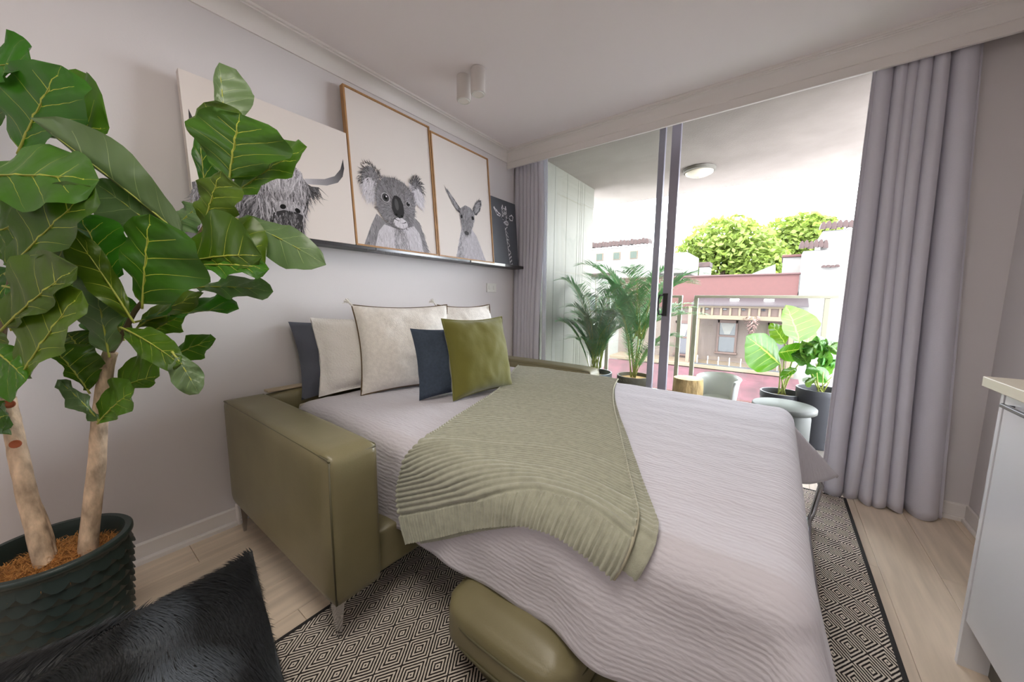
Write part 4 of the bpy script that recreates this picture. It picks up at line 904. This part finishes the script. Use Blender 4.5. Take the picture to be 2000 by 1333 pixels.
def leaf(B, T, L, R, dB, dT=None, dL=None, dR=None, front=True, pk=.58, waist=.12, bow=.02, wav=.010, cup=0, m_=None, root=None, nu=16, nv=10, tip=.5, nm='leaf', seed=None):
    dT = dB if dT is None else dT; dm = (dB+dT)/2; dL = dm if dL is None else dL; dR = dm if dR is None else dR
    b, t_, l, r_ = pd(*B, dB), pd(*T, dT), pd(*L, dL), pd(*R, dR)
    view = (CAM-(b+t_)/2).normalized(); mid = (b+t_)/2
    ctrl = mid+V((0, 0, 1))*bow+view*bow*.6
    def cen(u): return b*(1-u)**2+ctrl*2*u*(1-u)+t_*u*u
    c = cen(pk); sl, sr = l-c, r_-c
    ax = (t_-b).normalized(); sl0, sr0 = sl-ax*sl.dot(ax)*.55, sr-ax*sr.dot(ax)*.55
    sd = seed if seed is not None else int(B[0]*7+B[1]*3+T[0])
    def wd(u):
        w_ = sin(pi*min(1, max(0, u))**(math.log(.5)/math.log(pk)))
        w_ = max(0, w_)**tip*(1-waist*math.exp(-((u-.27)/.14)**2)); return w_ if 0 < u < 1 else 0
    nn = sl0.cross(ax); nn = nn.normalized() if nn.length > 1e-6 else view
    def f(u, v):
        s = v*2-1; w_ = wd(u); side = sl0 if s < 0 else sr0; wk = 1.12
        p = cen(u)+side*abs(s)*w_*(1+.03*sin(u*17+sd))*wk
        q = nn*(wav*abs(s)**2*sin(u*14+sd+(2 if s > 0 else 0))+cup*(abs(s)-.5)+.0035*sin(u*30-abs(s)*6))*(w_ > 0)
        return p+q
    g = f(.5, .5+.1)-f(.5, .5-.1); h = f(.6, .5)-f(.4, .5); nrm = h.cross(g)
    fl_ = (nrm.dot(view) < 0)
    if not front: fl_ = not fl_
    o = MB().grid(f, nu, nv, flip=fl_, uv=True).build(nm, m_ or figl, root or fig, smooth=True)
    # midrib as a raised sub-part, with a short stalk
    if root is None:
        off = (view if front else -view)*.0012
        MB().tube([cen(-.05)+off*.2]+[cen(u)+off for u in (0, .1, .2, .35, .5, .7, .85)], [.0032, .003, .0028, .0025, .002, .0016, .0011, .0006], 6).build('midrib', mat('leaf midrib', (158, 164, 70), .5), o, smooth=True)
    return o
LV = [  # base, tip, left edge, right edge, depths
 ((-45, 135), (64, 130), (10, 74), (0, 150), .99, .97, 1.0, .94, 1),
 ((38, 292), (120, 128), (-10, 190), (176, 190), .97, .93, .97, .93, 1),
 ((62, 278), (214, 250), (130, 150), (150, 266), 1.0, .98, 1.02, .97, 1),
 ((356, 462), (58, 230), (246, 300), (176, 322), 1.06, .90, .98, .97, 0),
 ((-60, 345), (194, 352), (50, 290), (50, 402), .90, .86, .94, .86, 1),
 ((18, 528), (186, 365), (20, 428), (140, 462), .92, .86, .9, .87, 1),
 ((-30, 470), (60, 430), (-10, 410), (40, 520), .97, .95, .99, .95, 1),
 ((8, 640), (152, 521), (8, 535), (84, 604), .89, .85, .9, .86, 1),
 ((36, 742), (160, 568), (30, 600), (124, 668), .90, .86, .9, .86, 1),
 ((-14, 684), (52, 744), (18, 668), (10, 775), .92, .88, .93, .89, 1),
 ((-20, 640), (10, 780), (-40, 720), (24, 700), .97, .95, .98, .95, 1),
 ((278, 594), (292, 418), (240, 488), (392, 540), .98, .93, .95, .93, 1),
 ((440, 245), (428, 122), (420, 190), (492, 205), 1.06, 1.08, 1.05, 1.09, 0),
 ((448, 350), (468, 222), (378, 236), (556, 288), 1.0, .97, .97, .96, 1),
 ((450, 330), (398, 200), (372, 250), (470, 240), 1.03, 1.0, 1.02, 1.0, 1),
 ((452, 384), (600, 287), (520, 290), (548, 346), 1.03, 1.0, 1.05, .99, 1),
 ((404, 402), (386, 232), (380, 310), (430, 322), 1.1, 1.12, 1.1, 1.1, 1),
 ((398, 446), (432, 334), (382, 392), (466, 396), .99, .95, .99, .95, 1),
 ((404, 440), (518, 516), (478, 424), (448, 482), 1.0, .97, 1.02, .97, 1),
 ((366, 512), (512, 500), (404, 424), (442, 530), .98, .93, .96, .95, 1),
 ((376, 520), (526, 526), (450, 504), (446, 536), .96, .93, .98, .93, 1),
 ((462, 428), (637, 518), (566, 446), (534, 506), 1.05, 1.0, 1.03, 1.01, 0),
 ((382, 562), (534, 570), (470, 542), (460, 580), 1.08, 1.06, 1.09, 1.05, 0),
 ((270, 628), (467, 604), (390, 582), (382, 612), 1.07, 1.06, 1.1, 1.04, 1),
 ((262, 645), (398, 572), (320, 588), (350, 614), 1.09, 1.08, 1.11, 1.06, 1),
 ((284, 660), (364, 614), (322, 618), (344, 646), 1.10, 1.1, 1.11, 1.09, 1),
 ((310, 712), (422, 662), (372, 660), (386, 698), 1.12, 1.12, 1.13, 1.1, 1),
 ((240, 642), (352, 712), (316, 652), (286, 702), .98, .92, .97, .93, 1),
 ((338, 690), (388, 770), (392, 726), (336, 742), .93, .93, .94, .92, 0),
 ((212, 690), (182, 532), (140, 596), (238, 618), 1.02, .98, .99, 1.0, 0),
 ((256, 622), (132, 442), (212, 512), (166, 556), .99, .94, .97, .95, 1),
 ((224, 548), (150, 416), (150, 482), (254, 476), 1.02, .99, 1.0, 1.02, 1),
 ((330, 470), (178, 352), (270, 382), (212, 432), 1.05, 1.0, 1.02, 1.02, 0),
 ((172, 764), (98, 674), (196, 700), (128, 728), 1.05, 1.0, 1.04, 1.0, 1),
 ((194, 824), (262, 764), (212, 752), (244, 806), 1.04, 1.0, 1.03, 1.0, 1),
 ((192, 822), (112, 742), (160, 768), (146, 802), 1.04, 1.0, 1.03, .99, 0),
 ((222, 765), (312, 735), (262, 694), (282, 756), 1.08, 1.06, 1.1, 1.05, 1),
 ((336, 455), (392, 402), (346, 412), (386, 446), 1.07, 1.07, 1.08, 1.06, 0),
 ((150, 600), (60, 440), (60, 540), (160, 500), 1.08, 1.05, 1.08, 1.05, 1),
 ((240, 660), (190, 560), (168, 640), (258, 600), 1.10, 1.08, 1.1, 1.08, 1),
 ((120, 560), (200, 430), (110, 480), (210, 510), 1.1, 1.07, 1.1, 1.07, 1),
 ((300, 560), (310, 430), (250, 470), (360, 500), 1.1, 1.1, 1.1, 1.1, 1),
 ((10, 560), (110, 600), (60, 540), (50, 640), 1.0, .97, 1.0, .97, 1),
 ((-30, 240), (10, 150), (-60, 180), (40, 210), 1.04, 1.04, 1.04, 1.04, 1),
 ((160, 690), (130, 650), (126, 690), (182, 652), 1.08, 1.06, 1.08, 1.08, 1),
 ((-40, 420), (70, 480), (10, 400), (0, 500), 1.1, 1.08, 1.1, 1.08, 1),
 ((20, 640), (-30, 520), (-30, 590), (40, 560), 1.08, 1.06, 1.08, 1.06, 1),
 ((60, 330), (130, 420), (60, 400), (130, 360), 1.1, 1.08, 1.1, 1.08, 1),
 ((-10, 830), (16, 812), (-4, 790), (14, 846), 1.0, .98, 1.0, .98, 1),
]
for q in LV:
    leaf(*q[:8], front=bool(q[8]), bow=.015)
# ---------------------------------------------------------------- balcony plants
palm_l = mat('palm leaflet', (104, 152, 98), .6, rnd=.18, transl=.3)
stalk = mat('palm stalk', (146, 158, 74), .6)
def frond(root, p0, p1, p2, n, ll, seed, wid=.007, droop=.12):
    rg = random.Random(seed); P_ = lambda t_: p0*(1-t_)**2+p1*2*t_*(1-t_)+p2*t_*t_
    st = MB().tube([P_(i/10) for i in range(11)], [.004*(1-i/13) for i in range(11)], 5).build('frond', stalk, root, smooth=True)
    mb = MB()
    for i in range(n):
        t_ = .13+.87*i/(n-1); c = P_(t_); tg = (P_(min(1, t_+.02))-P_(t_-.02)).normalized()
        sd = tg.cross(V((0, 0, 1))); sd = sd.normalized() if sd.length > .05 else V((1, 0, 0))
        for s in (-1, 1):
            l = ll*(.55+.45*sin(pi*min(1, (t_-.15)/.9)))*rg.uniform(.85, 1.1); d = (sd*s*.8+tg*.75+V((0, 0, rg.uniform(-.1, .25)))).normalized(); e = d.cross(V((0, 0, 1))).normalized()*wid
            a = c+d*l*.45; b = c+d*l+V((0, 0, -l*droop))
            if min(a.x, b.x) < .205: a.x = max(a.x, .205); b.x = max(b.x, .205)
            e.x = 0 if c.x < .26 else e.x; mb.add([c-e*.3, c+e*.3, a+e, a-e, b], [(0, 1, 2, 3), (3, 2, 4)])
    mb.build('leaflets', palm_l, st)
def palm(label, c, rz, H0, n, seed, spread_, stems, pot_fn):
    t = thing('potted_palm', (c[0], c[1], -.03), label, 'potted plant', 'balcony palms'); pot_fn(t); rg = random.Random(seed)
    for (sx, sy, sz) in stems: MB().tube([(c[0], c[1], rz-.03), (c[0]+sx*.5, c[1]+sy*.5, rz+sz*.5), (c[0]+sx, c[1]+sy, rz+sz)], [.009, .007, .006], 6).build('cane', stalk, t, smooth=True)
    for q in range(n):
        a = 2*pi*q/n+rg.uniform(-.3, .3); s = stems[q % len(stems)] if stems else (0, 0, 0)
        b = V((c[0]+s[0]+rg.uniform(-.03, .03), c[1]+s[1]+rg.uniform(-.03, .03), rz-.02+s[2])); o = V((cos(a), sin(a), 0)); l = spread_*rg.uniform(.7, 1.1); h = (H0-s[2]*.6)*rg.uniform(.35, 1.1)
        tipp = b+o*l*.9+V((0, 0, h*.92)); tipp.x = max(.24, tipp.x); tipp.y = max(.23, min(1.4, tipp.y))
        p1 = b+o*l*.3+V((0, 0, h*.95)); p1.x = max(.24, p1.x); p1.y = max(.23, min(1.42, p1.y))
        frond(t, b, p1, tipp, 46, .20, seed*50+q, .0055)
    return t
def pot_plain(c, r_, z, m_, taper=.8, soil=True, rim=.012):
    def f(t):
        MB().lathe([(0, -.029), (r_*taper, -.029), (r_*taper+.006, -.02), (r_-.004, z-.05), (r_, z-.045), (r_, z), (r_-rim, z), (r_-rim-.004, z-.05), (0, z-.055)], (c[0], c[1], 0), 40).build('pot', m_, t, smooth=True, sharp=40)
        if soil: MB().lathe([(r_-rim-.006, z-.05), (.02, z-.03)], (c[0], c[1], 0), 30).build('soil', soil_m, t)
    return f
PC1, PC2 = (.555, .66), (.935, .80)
palm('bushy green palm in a plain grey pot against the balcony wall', PC1, .365, .98, 32, 3, .46, [(0, 0, .02), (.03, .05, .05)], pot_plain(PC1, .19, .365, pot_grey))
def pot_woven(t):
    r_, z = .165, .355; c = PC2
    wv = mat('dark textured ceramic', (96, 92, 84), .7, var=.2, vs_=20)
    o = MB().lathe([(0, -.029), (.12, -.029), (.15, .12), (r_, z-.02), (r_, z), (r_-.012, z), (r_-.014, z-.04), (0, z-.045)], (c[0], c[1], 0), 40).build('pot', wv, t, smooth=True, sharp=40)
    mb = MB()
    for row in range(9):
        zz = z-.035-row*.036; rr = .165-(z-zz)*.07
        for q in range(30):
            a = 2*pi*(q+.5*(row % 2))/30; s = 1 if row % 2 else -1; n = V((cos(a), sin(a), 0)); tg = V((-sin(a), cos(a), 0)); p = V((c[0], c[1], zz))+n*rr
            d = (tg*s*.8+V((0, 0, 1))*.6)*.017; e = n*.006
            mb.add([p-d, p+e+tg*.004-V((0, 0, .004)), p+d, p+e-tg*.004+V((0, 0, .004))], [(0, 1, 2), (0, 2, 3)])
    mb.build('relief_pattern', wv, o, kind='stuff')
    MB().lathe([(r_-.016, z-.035), (.02, z-.02)], (c[0], c[1], 0), 30).build('bark_mulch', mat('bark mulch', (186, 146, 92), .95, var=.4, vs_=50, bump=.8, bs=60), t)
palm('taller palm with bare canes in a dark textured pot on the balcony', PC2, .35, 1.0, 40, 9, .60, [(.02, .02, .42), (-.06, .03, .36), (.07, -.04, .40), (0, 0, .0)], pot_woven)
# tree stump stool
t = thing('stump_stool', (1.44, .76, -.03), 'round tree stump stool on the balcony beside the door frame', 'stool')
strm = mat('stump bark', (176, 150, 104), .9, var=.35, vs_=30, stretch=(1, 1, .3), bump=.9, bs=70)
def stf(u, v):
    a = 2*pi*u; r_ = .128*(1+.05*noise.noise(V((cos(a)*1.5, sin(a)*1.5, 1)))+.02*noise.noise(V((cos(a)*7, sin(a)*7, v*2)))); r_ *= 1+.06*(abs(v-.5)*2)**3*(-1 if v > .5 else .4)
    return V((1.44+r_*cos(a), .76+r_*sin(a), -.03+.435*v))
o = MB().grid(stf, 48, 14, flip=False).build('body', strm, t, smooth=True)
tp_ = [stf(i/48, 1) for i in range(48)]; MB().add(tp_+[V((1.44, .76, .412))], [(i, (i+1) % 48, 48) for i in range(48)]).build('cut_top', mat('cut wood', (212, 182, 132), .8, var=.2, vs_=22), t)
# white moulded tub chair
t = thing('white_tub_chair', (1.70, .93, -.03), 'white moulded balcony chair with a rounded wraparound arm, between stump and table', 'chair')
wp = mat('white moulded shell', (196, 198, 196), .3)
def shell(u, v):
    a = radians(-38+256*u); r_ = .14+.02*v; zt = .40+.03*sin(pi*u); z0 = .20
    if v > .85: r_ += .012*(v-.85)/.15
    return V((1.66+r_*cos(a)*1.0, .93+r_*sin(a), z0+(zt-z0)*v))
o = MB().grid(shell, 48, 10).build('wrap_back', wp, t, smooth=True); sm = o.modifiers.new('thick', 'SOLIDIFY'); sm.thickness = .022; sm.offset = 0
MB().lathe([(0, .19), (.135, .19), (.145, .205), (.14, .222), (0, .226)], (1.66, .93, 0), 36).build('seat', wp, t, smooth=True, sharp=50)
for a in (45, 135, 225, 315): MB().tube([(1.66+.11*cos(radians(a)), .93+.11*sin(radians(a)), .2), (1.66+.15*cos(radians(a)), .93+.15*sin(radians(a)), -.028)], [.014, .011], 8).build('leg', wp, t, smooth=True)
# round concrete side table
t = thing('drum_table', (2.135, .50, -.03), 'low round grey concrete drum table in front of the balcony planters', 'table')
MB().lathe([(0, -.03), (.15, -.03), (.165, .1), (.165, .27), (.152, .31)], (2.135, .50, 0), 48).build('base', concrete, t, smooth=True, sharp=50)
MB().lathe([(0, .309), (.188, .309), (.195, .315), (.195, .342), (.188, .349), (0, .351)], (2.135, .50, 0), 48).build('top', concrete, t, smooth=True, sharp=50)
# big leaved plant and companion in charcoal pots
phl = leaf_mat('philodendron leaf', (80, 134, 24), (110, 150, 60), (170, 190, 84), k=6.5, slope=1.0, transl=.5, rough=.3, mid=.05, sv=.03, val=.2)
Q1, Q2 = (2.125, .93), (2.36, .88)
t = thing('potted_philodendron', (Q1[0], Q1[1], -.03), 'bright green large leaved plant in a low charcoal pot on the balcony', 'potted plant')
pot_plain(Q1, .15, .355, pot_dark, .85)(t)
def dz(p): return (p-CAM).dot(fw)
D0 = dz(V((2.1, .93, .5)))
def big(B, T, L, R, dd=0, dt=0, root=None, **kw): return leaf(B, T, L, R, D0+dd, D0+dd+dt, D0+dd-.03, D0+dd+.03, m_=phl, root=root or t, waist=0, pk=.42, tip=.8, wav=.006, **kw)
big((1562, 668), (1535, 596), (1530, 640), (1600, 640), 0, .02)
big((1524, 712), (1457, 657), (1468, 716), (1508, 664), -.04, -.06)
big((1534, 672), (1504, 632), (1506, 660), (1534, 645), .08, .02)
big((1520, 690), (1590, 682), (1550, 672), (1556, 704), -.1, -.04)
big((1556, 720), (1526, 742), (1552, 728), (1532, 722), -.05, -.03)
big((1575, 690), (1584, 620), (1566, 660), (1592, 662), .06, .03)
base = V((Q1[0], Q1[1], .33))
for L in ([(1562, 668)], [(1524, 712)], [(1534, 672)], [(1520, 690)], [(1556, 720)], [(1575, 690)]):
    e = pd(L[0][0], L[0][1], D0); mid = (base+e)/2+V((0, 0, .03)); q0 = base+V((random.uniform(-.03, .03), random.uniform(-.03, .03), 0))
    MB().tube(smoothp([q0, mid, e], 5), .0052, 6).build('stalk', stalk, t, smooth=True)
t = thing('potted_rubber_plant', (Q2[0], Q2[1], -.03), 'darker leafy plant in a taller charcoal pot, partly behind the right curtain', 'potted plant')
pot_plain(Q2, .15, .43, pot_dark, .85)(t)
D0 = dz(V((Q2[0], Q2[1], .55))); rg = random.Random(12)
for q in range(22):
    a = rg.uniform(0, 6.28); cx, cy = 1592+rg.uniform(-26, 30), 710+rg.uniform(-40, 42); l = rg.uniform(26, 44); dx, dy = cos(a)*l, sin(a)*l*.8-8; nx, ny = -dy*.36, dx*.36
    leaf((cx, cy), (cx+dx, cy+dy), (cx+dx*.45+nx, cy+dy*.45+ny), (cx+dx*.45-nx, cy+dy*.45-ny), D0+rg.uniform(-.1, .1), None, D0+rg.uniform(-.06, .04), D0+rg.uniform(-.04, .06), m_=leaf_mat('glossy companion leaf', (70, 126, 44), (110, 150, 84), (130, 170, 80), transl=.4), root=t, waist=0, pk=.45, tip=.8, wav=.003, nu=8, nv=4)
for q in range(7): MB().tube([(Q2[0]+rg.uniform(-.04, .04), Q2[1]+rg.uniform(-.04, .04), .40), (Q2[0]+rg.uniform(-.1, .06), Q2[1]+rg.uniform(-.1, .1), .50+rg.uniform(0, .14))], [.005, .003], 5).build('stalk', stalk, t, smooth=True)
# balcony ceiling lamp
t = thing('balcony_ceiling_lamp', (1.31, 1.33, 2.36), 'round oyster ceiling lamp with a frosted bowl on the balcony soffit', 'ceiling light')
MB().lathe([(.14, 2.419), (.148, 2.415), (.148, 2.388), (.134, 2.382), (.13, 2.388)], (1.31, 1.33, 0), 40).build('rim', mat('lamp rim', (128, 124, 116), .45, metal=.4), t, smooth=True, sharp=40)
MB().lathe([(.131, 2.386), (.123, 2.370), (.085, 2.352), (.045, 2.342), (.012, 2.339), (.010, 2.332), (0, 2.331)], (1.31, 1.33, 0), 40).build('bowl', mat('frosted bowl', (226, 214, 196), .3), t, smooth=True)
